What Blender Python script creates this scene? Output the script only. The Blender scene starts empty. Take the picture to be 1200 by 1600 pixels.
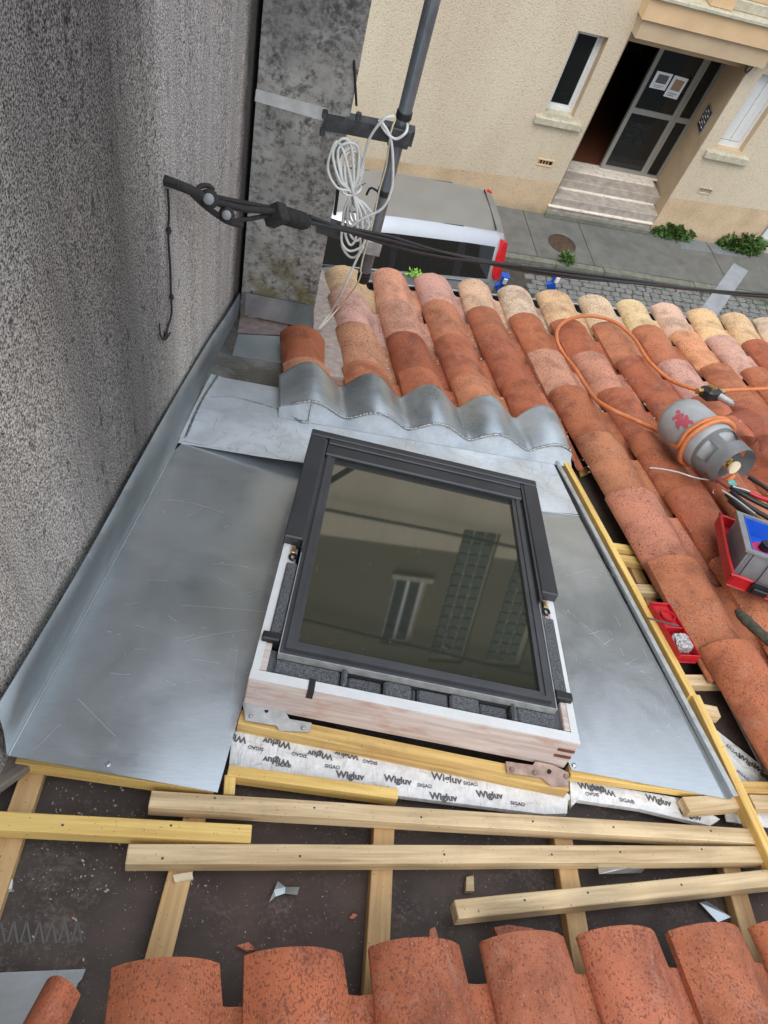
import bpy, bmesh, math, random
import numpy as np
from mathutils import Matrix, Vector, noise
random.seed(7)
S = bpy.context.scene
C = S.collection
rad = math.radians

# ------------------------------------------------------------------ camera, world, sun, exposure
HG = 7.2                                   # camera height above the street
FOC = 1109.0                               # focal length for a 1200 px wide picture
R = np.array([[0.96668703, 0.22794179, 0.11644195],
              [0.1259382, -0.81960971, 0.55890919],
              [0.22283572, -0.52562578, -0.82101266]])
cd = bpy.data.cameras.new('camera'); cam = bpy.data.objects.new('camera', cd); C.objects.link(cam)
mx, my, mz = R @ [1, 0, 0], R @ [0, -1, 0], R @ [0, 0, -1]
cam.matrix_world = Matrix(((mx[0], my[0], mz[0], 0), (mx[1], my[1], mz[1], 0), (mx[2], my[2], mz[2], HG), (0, 0, 0, 1)))
cd.sensor_fit = 'HORIZONTAL'; cd.sensor_width = 36; cd.lens = FOC / 1200 * 36
cd.clip_start = 0.02; cd.clip_end = 600
S.camera = cam

SUN_EL, SUN_AZ = rad(56), rad(200)         # azimuth from +Y, clockwise
w = bpy.data.worlds.new('World'); S.world = w; w.use_nodes = True
wn = w.node_tree; wn.nodes.clear()
sky = wn.nodes.new('ShaderNodeTexSky'); sky.sky_type = 'NISHITA'; sky.sun_disc = False
sky.sun_elevation = SUN_EL; sky.sun_rotation = SUN_AZ; sky.air_density = 1.0; sky.dust_density = 3.0; sky.ozone_density = 1.0
hs = wn.nodes.new('ShaderNodeHueSaturation'); hs.inputs['Saturation'].default_value = 0.38
bg = wn.nodes.new('ShaderNodeBackground'); bg.inputs['Strength'].default_value = 0.13
wo = wn.nodes.new('ShaderNodeOutputWorld')
ov = wn.nodes.new('ShaderNodeMix'); ov.data_type = 'RGBA'; ov.inputs[0].default_value = 0.8   # thin even overcast veil over the blue
tc = wn.nodes.new('ShaderNodeTexCoord'); sxz = wn.nodes.new('ShaderNodeSeparateXYZ'); mr = wn.nodes.new('ShaderNodeMapRange'); mr.clamp = True
wn.links.new(tc.outputs['Generated'], sxz.inputs[0]); wn.links.new(sxz.outputs[2], mr.inputs[0])
mr.inputs[1].default_value = 0; mr.inputs[2].default_value = 1; mr.inputs[3].default_value = .42; mr.inputs[4].default_value = 1.26   # overcast dome: three times brighter overhead
vm = wn.nodes.new('ShaderNodeVectorMath'); vm.operation = 'SCALE'; vm.inputs[0].default_value = (7.3, 8.1, 9.3)
wn.links.new(mr.outputs[0], vm.inputs['Scale']); wn.links.new(vm.outputs[0], ov.inputs[7])
wn.links.new(sky.outputs[0], hs.inputs['Color']); wn.links.new(hs.outputs[0], ov.inputs[6]); wn.links.new(ov.outputs[2], bg.inputs[0]); wn.links.new(bg.outputs[0], wo.inputs[0])
sd = bpy.data.lights.new('sun', 'SUN'); sd.energy = 1.0; sd.angle = rad(28); sd.color = (1, .95, .88)
sun = bpy.data.objects.new('sun', sd); C.objects.link(sun)
sdir = Vector((math.sin(SUN_AZ) * math.cos(SUN_EL), math.cos(SUN_AZ) * math.cos(SUN_EL), math.sin(SUN_EL)))
sun.rotation_euler = sdir.to_track_quat('Z', 'Y').to_euler(); sun.location = (0, -5, 20)
S.view_settings.view_transform = 'Standard'; S.view_settings.look = 'None'
S.view_settings.exposure = 0.78; S.view_settings.gamma = 1; S.view_settings.use_curve_mapping = False

# ------------------------------------------------------------------ geometry of the place
D = 1.3                                    # camera height above the roof plane
NW = np.array([-0.01757057, 0.32277299, 0.94631331]); NW = NW / np.linalg.norm(NW)
CAM = np.array([0, 0, HG])
def unit(v): return np.array(v, float) / np.linalg.norm(v)
U = unit(np.array([.98339, .17658, -.04197])); U = unit(U - (U @ NW) * NW); V = np.cross(U, NW)   # tile courses run a little askew to the party wall
V = V if V[1] > 0 else -V                  # V runs down the slope, away from the viewer
FOOT = CAM - NW * D
def ray(px, py): return R @ np.array([px - 600, py - 800, FOC])
def rp(px, py, h=0.):                      # a point of the roof plane raised by h
    r = ray(px, py); return CAM + r * (-(D - h) / (r @ NW))
def ruv(u, v, h=0.): return FOOT + U * u + V * v + NW * h
def uvof(p): q = np.array(p) - FOOT; return q @ U, q @ V
def rxy(x, y, h=0.):
    q = FOOT + NW * h; z = q[2] - (NW[0] * (x - q[0]) + NW[1] * (y - q[1])) / NW[2]; return np.array([x, y, z])
def gz(px, py, z=0.): r = ray(px, py); return CAM + r * ((z - HG) / r[2])
def aty(px, py, y): r = ray(px, py); return CAM + r * (y / r[1])
WALLP = np.array([-0.4195, 0.27876, 0]); WALLN = np.array([0.999926, 0.012164, 0])
def onwall(px, py, off=0.): r = ray(px, py); return CAM + r * ((WALLP @ WALLN + off) / (r @ WALLN))
PQ = np.array([-0.41298, 2.27215, 0]); PD = unit([0.29571, 0.03002, 0]); PN = np.array([-PD[1], PD[0], 0])
def onpier(px, py, off=0.): r = ray(px, py); return CAM + r * ((PQ @ PN - off) / (r @ PN))
FD = np.array([0.98207, 0.18851, 0]); FN = np.array([-0.18851, 0.98207, 0]); FO = np.array([2.25813, 12.0275, 0])
def fw(s, z, off=0.): return FO + FD * s - FN * off + np.array([0, 0, z])   # facade: along, height, towards us

# ------------------------------------------------------------------ object helpers
def tag(o, label=None, cat=None, group=None, kind=None):
    if label: o['label'] = label
    if cat: o['category'] = cat
    if group: o['group'] = group
    if kind: o['kind'] = kind
    return o
def frame(o, x, y, z):
    return Matrix(((x[0], y[0], z[0], o[0]), (x[1], y[1], z[1], o[1]), (x[2], y[2], z[2], o[2]), (0, 0, 0, 1)))
def thing(name, label, cat, loc, mtx=None, group=None, kind=None):
    o = bpy.data.objects.new(name, None); C.objects.link(o); o.empty_display_size = .1
    o.matrix_world = mtx if mtx is not None else Matrix.Translation(Vector(loc))
    return tag(o, label, cat, group, kind)
def obj(name, me, m=None, parent=None, mtx=None, smooth=False, local=False, sharp=None):
    """link a mesh; mtx is a world matrix unless local=True (then it is in the parent's frame)"""
    if isinstance(me, bmesh.types.BMesh):
        bm = me; me = bpy.data.meshes.new(name); bm.normal_update(); bm.to_mesh(me); bm.free()
    if m is not None:
        me.materials.clear(); me.materials.append(m)
    if smooth or sharp:
        me.polygons.foreach_set('use_smooth', [True] * len(me.polygons))
        if sharp: me.set_sharp_from_angle(angle=rad(sharp))
    o = bpy.data.objects.new(name, me); C.objects.link(o)
    M = mtx if mtx is not None else Matrix()
    if parent is not None:
        o.parent = parent
        if not local: M = parent.matrix_basis.inverted() @ M if parent.parent is None else wmat(parent).inverted() @ M
    o.matrix_basis = M
    return o
def wmat(o):
    return o.matrix_basis if o.parent is None else wmat(o.parent) @ o.matrix_basis
def bm_box(bm, x0, x1, y0, y1, z0, z1, M=None, bev=0.):
    r = bmesh.ops.create_cube(bm, size=1)
    vs = r['verts']
    for v in vs:
        v.co = Vector(((x0 + x1) / 2 + v.co.x * (x1 - x0), (y0 + y1) / 2 + v.co.y * (y1 - y0), (z0 + z1) / 2 + v.co.z * (z1 - z0)))
    if bev:
        es = list({e for v in vs for e in v.link_edges})
        rr = bmesh.ops.bevel(bm, geom=es, offset=bev, segments=1, affect='EDGES')
        vs = list({v for v in rr['verts']} | {v for v in vs if v.is_valid})
    if M is not None:
        for v in vs: v.co = M @ v.co
    return vs
def box(x0, x1, y0, y1, z0, z1, bev=0.):
    bm = bmesh.new(); bm_box(bm, x0, x1, y0, y1, z0, z1, bev=bev); return bm
def slab(pts, n, t):
    """polygon pts (world), extruded by -t along n"""
    bm = bmesh.new(); n = Vector(n)
    a = [bm.verts.new(Vector(p)) for p in pts]; b = [bm.verts.new(Vector(p) - n * t) for p in pts]
    f = bm.faces.new(a); bm.faces.new(b[::-1])
    for i in range(len(a)):
        j = (i + 1) % len(a); bm.faces.new((a[j], a[i], b[i], b[j]))
    bmesh.ops.recalc_face_normals(bm, faces=bm.faces[:])
    return bm
def split_obj(name, bm, m, parent, **k):
    """one object per loose piece of bm"""
    seen = set(); out = []; bm.verts.ensure_lookup_table()
    for v0 in bm.verts:
        if v0 in seen: continue
        st_, isl = [v0], []
        seen.add(v0)
        while st_:
            v = st_.pop(); isl.append(v)
            for e in v.link_edges:
                w_ = e.other_vert(v)
                if w_ not in seen: seen.add(w_); st_.append(w_)
        b2 = bmesh.new(); mp_ = {v: b2.verts.new(v.co) for v in isl}
        for f in {f for v in isl for f in v.link_faces}: b2.faces.new([mp_[v] for v in f.verts])
        out.append(obj(name, b2, m, parent, **k))
    bm.free(); return out
def centred(bm):
    c = sum((v.co for v in bm.verts), Vector()) / len(bm.verts)
    for v in bm.verts: v.co -= c
    return bm, Matrix.Translation(c)
def in_frame(bm, M):
    I = M.inverted()
    for v in bm.verts: v.co = I @ v.co
    return bm
RM = frame((0, 0, 0), U, V * -1, NW)        # roof axes: x across, y up slope, z normal
def roofslab(name, pts, t, m, parent, bev=0.):
    c = np.mean(pts, axis=0); M = frame(c, U, -V, NW)
    bm = in_frame(slab(pts, NW, t), M)
    if bev: bmesh.ops.bevel(bm, geom=bm.edges[:], offset=bev, segments=1, affect='EDGES')
    return obj(name, bm, m, parent, M)
def bar(name, p0, p1, wd, th, m, parent=None, up=NW, wob=0.0, bev=.0015):
    """a batten whose TOP face centre line runs p0-p1"""
    p0, p1 = np.array(p0), np.array(p1); x = unit(p1 - p0); y = unit(np.cross(up, x)); z = np.cross(x, y)
    L = np.linalg.norm(p1 - p0); c = (p0 + p1) / 2 - z * th / 2; M = frame(c, x, y, z)
    bm = bmesh.new(); n = max(1, int(L / .12))
    prev = None
    for i in range(n + 1):
        t = -L / 2 + L * i / n
        dy = noise.noise(Vector((t * 2 + p0[0] * 9, p0[1] * 5, 0))) * wob; dz = noise.noise(Vector((t * 2, p0[1] * 7, 5))) * wob
        sk = noise.noise(Vector((t * 6, p0[0] * 7, 9))) * wob * .5
        r = [bm.verts.new((t, dy + a * (wd / 2 + sk), dz + b * th / 2)) for a, b in ((-1, -1), (1, -1), (1, 1), (-1, 1))]
        if prev:
            for k in range(4): bm.faces.new((prev[k], prev[(k + 1) % 4], r[(k + 1) % 4], r[k]))
        else: bm.faces.new(r[::-1])
        prev = r
    bm.faces.new(prev)
    bmesh.ops.recalc_face_normals(bm, faces=bm.faces[:])
    le = [e for e in bm.edges if len(e.link_faces) == 2 and e.calc_face_angle(0) > .6]
    if bev: bmesh.ops.bevel(bm, geom=le, offset=bev, segments=1, affect='EDGES')
    return obj(name, bm, m, parent, M)
def smooth_path(pts, k=6, closed=False):
    P = [Vector(p) for p in pts]; n = len(P); out = []
    rng = range(n if closed else n - 1)
    for i in rng:
        a = P[(i - 1) % n] if closed or i > 0 else P[0]; b = P[i]; c = P[(i + 1) % n]
        d = P[(i + 2) % n] if closed or i + 2 < n else P[-1]
        for j in range(k):
            t = j / k
            out.append(.5 * ((2 * b) + (c - a) * t + (2 * a - 5 * b + 4 * c - d) * t * t + (3 * b - a - 3 * c + d) * t ** 3))
    if not closed: out.append(P[-1])
    return out
def bm_tube(bm, P, r, seg=8, closed=False, cap=True):
    P = [Vector(p) for p in P]; n = len(P); rings = []
    t0 = (P[1] - P[0]).normalized(); nn = t0.orthogonal().normalized()
    for i in range(n):
        if closed: t = (P[(i + 1) % n] - P[i - 1]).normalized()
        else: t = (P[min(i + 1, n - 1)] - P[max(i - 1, 0)]).normalized()
        nn = (nn - t * nn.dot(t)).normalized(); b = t.cross(nn)
        rr = r[i] if isinstance(r, (list, tuple)) else r
        rings.append([bm.verts.new(P[i] + (nn * math.cos(a) + b * math.sin(a)) * rr) for a in [2 * math.pi * k / seg for k in range(seg)]])
    m_ = n if closed else n - 1
    for i in range(m_):
        A, B = rings[i], rings[(i + 1) % n]
        for k in range(seg): bm.faces.new((A[k], A[(k + 1) % seg], B[(k + 1) % seg], B[k]))
    if not closed and cap: bm.faces.new(rings[0][::-1]); bm.faces.new(rings[-1])
def tube(name, pts, r, m, parent=None, k=6, seg=8, closed=False, straight=False):
    bm = bmesh.new(); P = [Vector(p) for p in pts] if straight else smooth_path(pts, k, closed)
    bm_tube(bm, P, r, seg, closed); bm, M = centred(bm)
    return obj(name, bm, m, parent, M, sharp=50)
def bm_lathe(bm, prof, seg=24, M=None, caps=True):
    rings = []
    for r, z in prof:
        rings.append([bm.verts.new((r * math.cos(2 * math.pi * k / seg), r * math.sin(2 * math.pi * k / seg), z)) for k in range(seg)])
    for A, B in zip(rings, rings[1:]):
        for k in range(seg): bm.faces.new((A[k], A[(k + 1) % seg], B[(k + 1) % seg], B[k]))
    if caps: bm.faces.new(rings[0][::-1]); bm.faces.new(rings[-1])
    if M is not None:
        for rg in rings:
            for v in rg: v.co = M @ v.co
def lathe(name, prof, m, parent=None, M=None, seg=24, local=False, caps=True):
    bm = bmesh.new(); bm_lathe(bm, prof, seg, caps=caps)
    return obj(name, bm, m, parent, M, sharp=40, local=local)
_txt = {}
def text_mesh(s, bold=0.):
    if (s, bold) in _txt: return _txt[(s, bold)]
    cu = bpy.data.curves.new('t', 'FONT'); cu.body = s; cu.size = 1; cu.offset = bold; cu.resolution_u = 2
    o = bpy.data.objects.new('t', cu); C.objects.link(o); dg = bpy.context.evaluated_depsgraph_get(); dg.update()
    me = bpy.data.meshes.new_from_object(o.evaluated_get(dg)); bpy.data.objects.remove(o); _txt[(s, bold)] = me
    return me
def add_text(bm, s, p0, x, n, size, bold=.03, lift=.0008, mirror=False):
    me = text_mesh(s, bold); x = unit(x); y = unit(np.cross(n, x))
    k = len(bm.verts); bm.from_mesh(me); bm.verts.ensure_lookup_table()
    M = frame(np.array(p0) + np.array(n) * lift, x * size, y * size, np.array(n) * size)
    for v in bm.verts[k:]: v.co = M @ v.co

# ------------------------------------------------------------------ materials
class MB:
    def __init__(s, name, rough=.6, metal=0., spec=.5):
        s.m = bpy.data.materials.new(name); s.m.use_nodes = True; s.nt = s.m.node_tree
        s.b = s.nt.nodes['Principled BSDF']; s.b.inputs['Roughness'].default_value = rough
        s.b.inputs['Metallic'].default_value = metal; s.b.inputs['Specular IOR Level'].default_value = spec
        s.co = s.nt.nodes.new('ShaderNodeTexCoord')
    def n(s, t, **k):
        q = s.nt.nodes.new('ShaderNode' + t)
        for a, b in k.items(): setattr(q, a, b)
        return q
    def put(s, v, sock):
        if isinstance(v, bpy.types.NodeSocket): s.nt.links.new(v, sock)
        elif isinstance(v, (tuple, list)): sock.default_value = tuple(v) + ((1,) if len(v) == 3 and len(sock.default_value) == 4 else ())
        else: sock.default_value = v
    def coord(s, scale=(1, 1, 1), rot=(0, 0, 0), gen=False, rand=False, world=False):
        mp = s.n('Mapping'); mp.inputs['Scale'].default_value = scale; mp.inputs['Rotation'].default_value = rot
        if world: g = s.n('NewGeometry'); s.put(g.outputs['Position'], mp.inputs[0])
        else: s.put(s.co.outputs['Object'], mp.inputs[0])
        if rand:
            oi = s.n('ObjectInfo'); mu = s.n('Math', operation='MULTIPLY'); s.put(oi.outputs['Random'], mu.inputs[0]); mu.inputs[1].default_value = 37.
            s.put(mu.outputs[0], mp.inputs['Location'])
        return mp.outputs[0]
    def noise(s, co, scale, detail=3., rough=.55, dist=0.):
        q = s.n('TexNoise'); s.put(co, q.inputs['Vector']); q.inputs['Scale'].default_value = scale
        q.inputs['Detail'].default_value = detail; q.inputs['Roughness'].default_value = rough; q.inputs['Distortion'].default_value = dist
        return q.outputs[0]
    def vor(s, co, scale, feat='F1'):
        q = s.n('TexVoronoi', feature=feat); s.put(co, q.inputs['Vector']); q.inputs['Scale'].default_value = scale
        return q
    def ramp(s, f, stops, interp='LINEAR'):
        q = s.n('ValToRGB'); s.put(f, q.inputs[0]); e = q.color_ramp.elements; q.color_ramp.interpolation = interp
        while len(e) < len(stops): e.new(.5)
        for i, (p, c) in enumerate(stops):
            e[i].position = p; c = c if isinstance(c, (tuple, list)) else (c, c, c); e[i].color = tuple(c) + (1,)
        return q.outputs[0]
    def mix(s, f, a, b, mode='MIX'):
        q = s.n('Mix', data_type='RGBA', blend_type=mode); s.put(f, q.inputs[0]); s.put(a, q.inputs[6]); s.put(b, q.inputs[7]); return q.outputs[2]
    def math(s, op, a, b=0.):
        q = s.n('Math', operation=op); s.put(a, q.inputs[0]); s.put(b, q.inputs[1]); return q.outputs[0]
    def color(s, c): s.put(c, s.b.inputs['Base Color']); return s
    def rough(s, c): s.put(c, s.b.inputs['Roughness']); return s
    def bump(s, h, strength=.5, dist=.002, prev=None):
        q = s.n('Bump'); s.put(h, q.inputs['Height']); q.inputs['Strength'].default_value = strength; q.inputs['Distance'].default_value = dist
        if prev: s.put(prev, q.inputs['Normal'])
        s.put(q.outputs[0], s.b.inputs['Normal']); return q.outputs[0]

def plain(name, c, rough=.5, metal=0., var=.12, sc=30., bump=0.):
    b = MB(name, rough, metal); n = b.noise(b.coord(), sc, 4)
    lo = tuple(x * (1 - var) for x in c); hi = tuple(min(1, x * (1 + var)) for x in c)
    b.color(b.ramp(n, [(.3, lo), (.7, hi)])); b.rough(b.ramp(n, [(.2, max(0, rough - .08)), (.8, min(1, rough + .08))]))
    if bump: b.bump(n, bump, .001)
    return b.m

def m_wall():
    b = MB('rough_render_wall', .95, 0, .2); c = b.coord(world=True)
    g = b.noise(c, 270, 4, .75); g2 = b.noise(c, 620, 2, .6)
    st = b.noise(b.coord((1, 5, .32), world=True), 1.6, 5, .6, .1)           # rain streaks
    st2 = b.noise(b.coord((1, 40, 1.6), world=True), 1.0, 4, .7)
    big = b.noise(c, 1.7, 3)
    grain = b.ramp(g, [(.39, (.06, .057, .054)), (.465, (.3, .288, .272)), (.535, (.76, .73, .685)), (.6, (1., .97, .92))])
    # two broad soot bands below the roof edge of the wall: position along the wall
    sx = b.n('SeparateXYZ'); g_ = b.n('NewGeometry'); b.put(g_.outputs['Position'], sx.inputs[0])
    wob = b.math('MULTIPLY', b.math('SUBTRACT', b.noise(b.coord((1, 1, .6), world=True), 2.2, 4), .5), .32)
    yy = b.math('ADD', sx.outputs[1], wob)
    band = b.ramp(b.math('MULTIPLY', yy, .4), [(.0, 1.), (.25, .95), (.34, .48), (.44, .34), (.5, .5), (.57, .98), (.75, .9), (.9, 1.)])
    streak = b.ramp(b.math('ADD', b.math('MULTIPLY', st, .6), b.math('MULTIPLY', st2, .4)), [(.34, .68), (.5, .95), (.64, 1.12)])
    col = b.mix(1., grain, band, 'MULTIPLY'); col = b.mix(1., col, streak, 'MULTIPLY')
    tint = b.ramp(big, [(.35, (1.12, 1.04, .95)), (.65, (1.06, 1.02, 1.))])
    col = b.mix(1., col, tint, 'MULTIPLY')
    pits = b.ramp(b.noise(b.coord((1, 1, .45), world=True), 55, 2, .5), [(.28, .45), (.36, 1.)])
    col = b.mix(1., col, pits, 'MULTIPLY')
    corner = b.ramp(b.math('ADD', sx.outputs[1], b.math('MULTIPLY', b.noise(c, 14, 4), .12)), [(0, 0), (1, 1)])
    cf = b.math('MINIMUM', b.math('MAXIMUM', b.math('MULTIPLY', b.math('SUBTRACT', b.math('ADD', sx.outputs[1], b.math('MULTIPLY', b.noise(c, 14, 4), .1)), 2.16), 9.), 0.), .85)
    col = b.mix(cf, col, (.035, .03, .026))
    for y0, z0 in ((1.5, 6.45), (1.655, 6.3)):            # two thin lime runs down the wall
        d = b.math('ABSOLUTE', b.math('SUBTRACT', sx.outputs[1], b.math('ADD', y0, b.math('MULTIPLY', b.noise(b.coord((1, 1, 3), world=True), 5, 2), .012))))
        ln = b.math('MULTIPLY', b.math('MAXIMUM', b.math('SUBTRACT', 1., b.math('MULTIPLY', d, 220.)), 0.), b.ramp(b.noise(c, 60, 3), [(.42, 0), (.55, .9)]))
        ln = b.math('MULTIPLY', ln, b.math('GREATER_THAN', sx.outputs[2], z0)); col = b.mix(ln, col, (.8, .79, .76))
    b.color(col); n1 = b.bump(g, .9, .006); b.bump(g2, .6, .002, n1)
    return b.m
def m_pier():
    b = MB('stained_concrete', .93, 0, .2); c = b.coord(world=True)
    n1 = b.noise(c, 9, 6, .65); n2 = b.noise(c, 60, 5, .7); n3 = b.noise(c, 26, 6, .72, .2)
    base = b.ramp(n1, [(.3, (.3, .285, .255)), (.7, (.53, .505, .455))])
    lich = b.ramp(b.math('MULTIPLY', n3, b.math('ADD', n2, .45)), [(.45, 0), (.66, .9)])
    soot = b.ramp(b.noise(b.coord((1, 1, .35), world=True), 4.5, 5, .6), [(.45, 0), (.65, .75)])
    col = b.mix(lich, base, (.06, .056, .05)); col = b.mix(b.math('MULTIPLY', soot, b.ramp(n2, [(.4, .1), (.6, .85)])), col, (.05, .046, .045))
    sx = b.n('SeparateXYZ'); g_ = b.n('NewGeometry'); b.put(g_.outputs['Position'], sx.inputs[0])
    low = b.ramp(b.math('SUBTRACT', sx.outputs[2], 5.1), [(.0, 1), (.38, 0)])
    moss = b.math('MULTIPLY', low, b.ramp(b.noise(c, 11, 4, .6), [(.4, 0), (.58, .95)]))
    top = b.ramp(b.math('SUBTRACT', sx.outputs[2], 5.9), [(.15, 0), (.35, .65)])
    col = b.mix(moss, col, (.17, .13, .03)); col = b.mix(b.math('MULTIPLY', top, b.ramp(n2, [(.35, .4), (.65, 1)])), col, (.085, .08, .08))
    b.color(col); q = b.bump(n2, .5, .004); b.bump(b.noise(c, 300, 2), .3, .002, q)
    return b.m
def m_zinc(name, lo, hi, r0, r1, streaks=.5, stain=0., scratch=1., metal=.8):
    b = MB(name, .35, metal, .5); c = b.coord()
    cl = b.noise(c, 4.0, 4, .6, .6); fi = b.noise(b.coord((1, 7, 1), (0, 0, .3)), 26, 4, .6)
    col = b.ramp(b.math('ADD', b.math('MULTIPLY', cl, .75), b.math('MULTIPLY', fi, .25)), [(.36, lo), (.64, hi)])
    if stain:
        stn = b.ramp(b.noise(c, 9, 5, .65, 1.2), [(.5, 0), (.62, stain)])
        col = b.mix(stn, col, (.5, .48, .45))
    sc = b.noise(b.coord((.8, 34, 1), (0, 0, .12)), 5, 2, .4, .6)
    line = b.ramp(sc, [(.495, 0), (.5, .55 * scratch), (.505, 0)])
    msk = b.ramp(b.noise(c, 6, 2), [(.5, 0), (.62, 1)])
    line = b.math('MULTIPLY', line, msk)
    sc2 = b.ramp(b.noise(b.coord((22, 1.2, 1), (0, 0, -.5)), 4, 2, .4, .4), [(.497, 0), (.5, .4 * scratch), (.503, 0)])
    line = b.math('ADD', line, b.math('MULTIPLY', sc2, b.ramp(b.noise(c, 5.1, 2), [(.54, 0), (.64, 1)])))
    
    specks = b.ramp(b.noise(c, 160, 2, .5), [(.7, 0), (.74, .6)])
    col = b.mix(specks, col, (.7, .69, .66))
    b.color(col); b.rough(b.ramp(cl, [(.35, r0), (.65, r1)]))
    b.bump(b.noise(c, 2.6, 2), .16, .01)
    return b.m
def m_tile():
    b = MB('terracotta', .82, 0, .3); oi = b.n('ObjectInfo'); c = b.coord(rand=True)
    big = b.noise(c, 9, 4, .6, .4); fine = b.noise(c, 420, 2, .5); sp = b.noise(c, 190, 1, .5); bigsp = b.noise(c, 105, 1, .5)
    col = b.mix(1., oi.outputs['Color'], b.ramp(big, [(.3, (.62, .58, .58)), (.5, (1, 1, 1)), (.72, (1.2, 1.15, 1.12))]), 'MULTIPLY')
    smoke = b.ramp(b.noise(b.coord((1, 1.3, 1), rand=True), 6.5, 2), [(.58, 0), (.74, .42)])
    col = b.mix(smoke, col, (.16, .085, .06))
    col = b.mix(b.ramp(fine, [(.3, .35), (.5, 0)]), col, (.12, .05, .03), 'MIX')
    dens = b.math('ADD', b.ramp(b.noise(c, 7, 2), [(.36, .0), (.6, .09)]), b.math('MULTIPLY', oi.outputs['Random'], .05))
    th = b.math('ADD', sp, dens)
    dark = b.ramp(th, [(.68, 0), (.7, .65)])
    col = b.mix(dark, col, (.13, .045, .03))
    col = b.mix(b.ramp(bigsp, [(.685, 0), (.7, .7)]), col, (.16, .05, .03))
    pale = b.ramp(b.noise(c, 230, 2), [(.64, 0), (.7, .35)])
    col = b.mix(pale, col, b.mix(.5, oi.outputs['Color'], (.75, .6, .45)))
    dust = b.ramp(b.noise(c, 14, 5, .7, .6), [(.56, 0), (.75, .25)])
    col = b.mix(dust, col, (.5, .38, .3))
    b.color(col); q = b.bump(fine, .25, .0015); q = b.bump(dark, -.3, .001, q); b.bump(b.noise(c, 30, 3), .35, .004, q)
    return b.m
def m_wood(name, lo, hi, rough=.65, dirt=.25):
    b = MB(name, rough, 0, .35); g = b.noise(b.coord((.9, 22, 22), rand=True), 3.2, 5, .6, 1.2)
    ring = b.noise(b.coord((.5, 7, 9), rand=True), 4, 2, .5, .6)
    c = b.coord(rand=True)
    col = b.ramp(b.math('ADD', b.math('MULTIPLY', g, .55), b.math('MULTIPLY', ring, .45)), [(.34, lo), (.62, hi)])
    kn = b.vor(b.coord((.45, 1, 1), rand=True), 9.); k = b.ramp(kn.outputs['Distance'], [(.045, 1), (.075, 0)])
    col = b.mix(b.math('MULTIPLY', k, .8), col, (.13, .06, .02))
    d = b.ramp(b.noise(c, 7, 5, .7), [(.5, 0), (.72, dirt)])
    col = b.mix(d, col, (.16, .12, .08))
    sp = b.ramp(b.noise(c, 150, 2), [(.69, 0), (.73, .7)]); col = b.mix(sp, col, (.1, .07, .05))
    b.color(col); b.bump(g, .35, .0015)
    return b.m
def m_membrane():
    b = MB('roof_underlay', .8, 0, .25); c = b.coord()
    col = b.ramp(b.noise(c, 5, 5, .65), [(.3, (.048, .037, .032)), (.7, (.12, .096, .082))])
    red = b.ramp(b.noise(c, 2.5, 3), [(.45, 0), (.7, .5)]); col = b.mix(red, col, (.085, .045, .034))
    dust = b.ramp(b.math('MULTIPLY', b.noise(c, 5.5, 5, .7), b.math('ADD', b.noise(c, 120, 3, .7), .5)), [(.55, 0), (.75, .38)])
    col = b.mix(dust, col, (.33, .25, .2))
    sp = b.ramp(b.noise(c, 230, 2), [(.7, 0), (.735, .75)]); col = b.mix(sp, col, (.55, .5, .45))
    b.color(col); q = b.bump(b.noise(b.coord((1, 3.5, 1)), 3.5, 3, .5, .5), .6, .012); b.bump(b.noise(c, 320, 1), .3, .001, q)
    return b.m
def m_stucco():
    b = MB('cream_stucco', .92, 0, .2); c = b.coord(world=True)
    n = b.noise(c, 40, 3, .55, .3); big = b.noise(b.coord((1, 1, .35), world=True), .9, 5, .6)
    sx = b.n('SeparateXYZ'); g_ = b.n('NewGeometry'); b.put(g_.outputs['Position'], sx.inputs[0])
    z = sx.outputs[2]; lim = b.math('ADD', .46, b.math('MULTIPLY', sx.outputs[0], .052))
    d = b.math('MULTIPLY', b.math('SUBTRACT', z, lim), 60)
    f = b.math('MAXIMUM', b.math('MINIMUM', d, 1.), 0.)
    up = b.ramp(big, [(.3, (.56, .46, .33)), (.7, (.67, .575, .42))])
    lo = b.ramp(b.noise(c, 1.6, 5, .6), [(.3, (.5, .36, .22)), (.7, (.66, .5, .33))])
    col = b.mix(f, lo, up)
    wet = b.ramp(b.math('ADD', z, b.math('MULTIPLY', b.noise(c, 3, 4), .25)), [(.1, .55), (.32, 0)])
    col = b.mix(wet, col, (.24, .2, .14))
    pit = b.ramp(n, [(.36, .8), (.46, 1.)]); col = b.mix(1., col, pit, 'MULTIPLY')
    b.color(col); b.bump(n, .6, .014)
    return b.m
def m_ground(name, lo, hi, sc=3., rough=.9, sp=200):
    b = MB(name, rough, 0, .25); c = b.coord(world=True)
    col = b.ramp(b.noise(c, sc, 6, .65), [(.3, lo), (.7, hi)])
    col = b.mix(b.ramp(b.noise(c, sp, 2), [(.35, .5), (.5, 0)]), col, tuple(x * .5 for x in lo))
    st = b.ramp(b.noise(c, .9, 5, .7, .5), [(.52, 0), (.7, .4)]); col = b.mix(st, col, tuple(x * .55 for x in lo))
    b.color(col); b.bump(b.noise(c, sp * .7, 3), .4, .004)
    return b.m
def m_glass(name, c, rough=.02, ior=1.9):
    b = MB(name, rough, 0, .5); b.b.inputs['IOR'].default_value = ior
    dirt = b.ramp(b.noise(b.coord(), 90, 3, .6), [(.66, 0), (.72, .25)])
    b.color(b.mix(dirt, c, (.3, .3, .27)))
    b.bump(b.noise(b.coord(), 2.2, 1), .05, .003)
    return b.m
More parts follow.
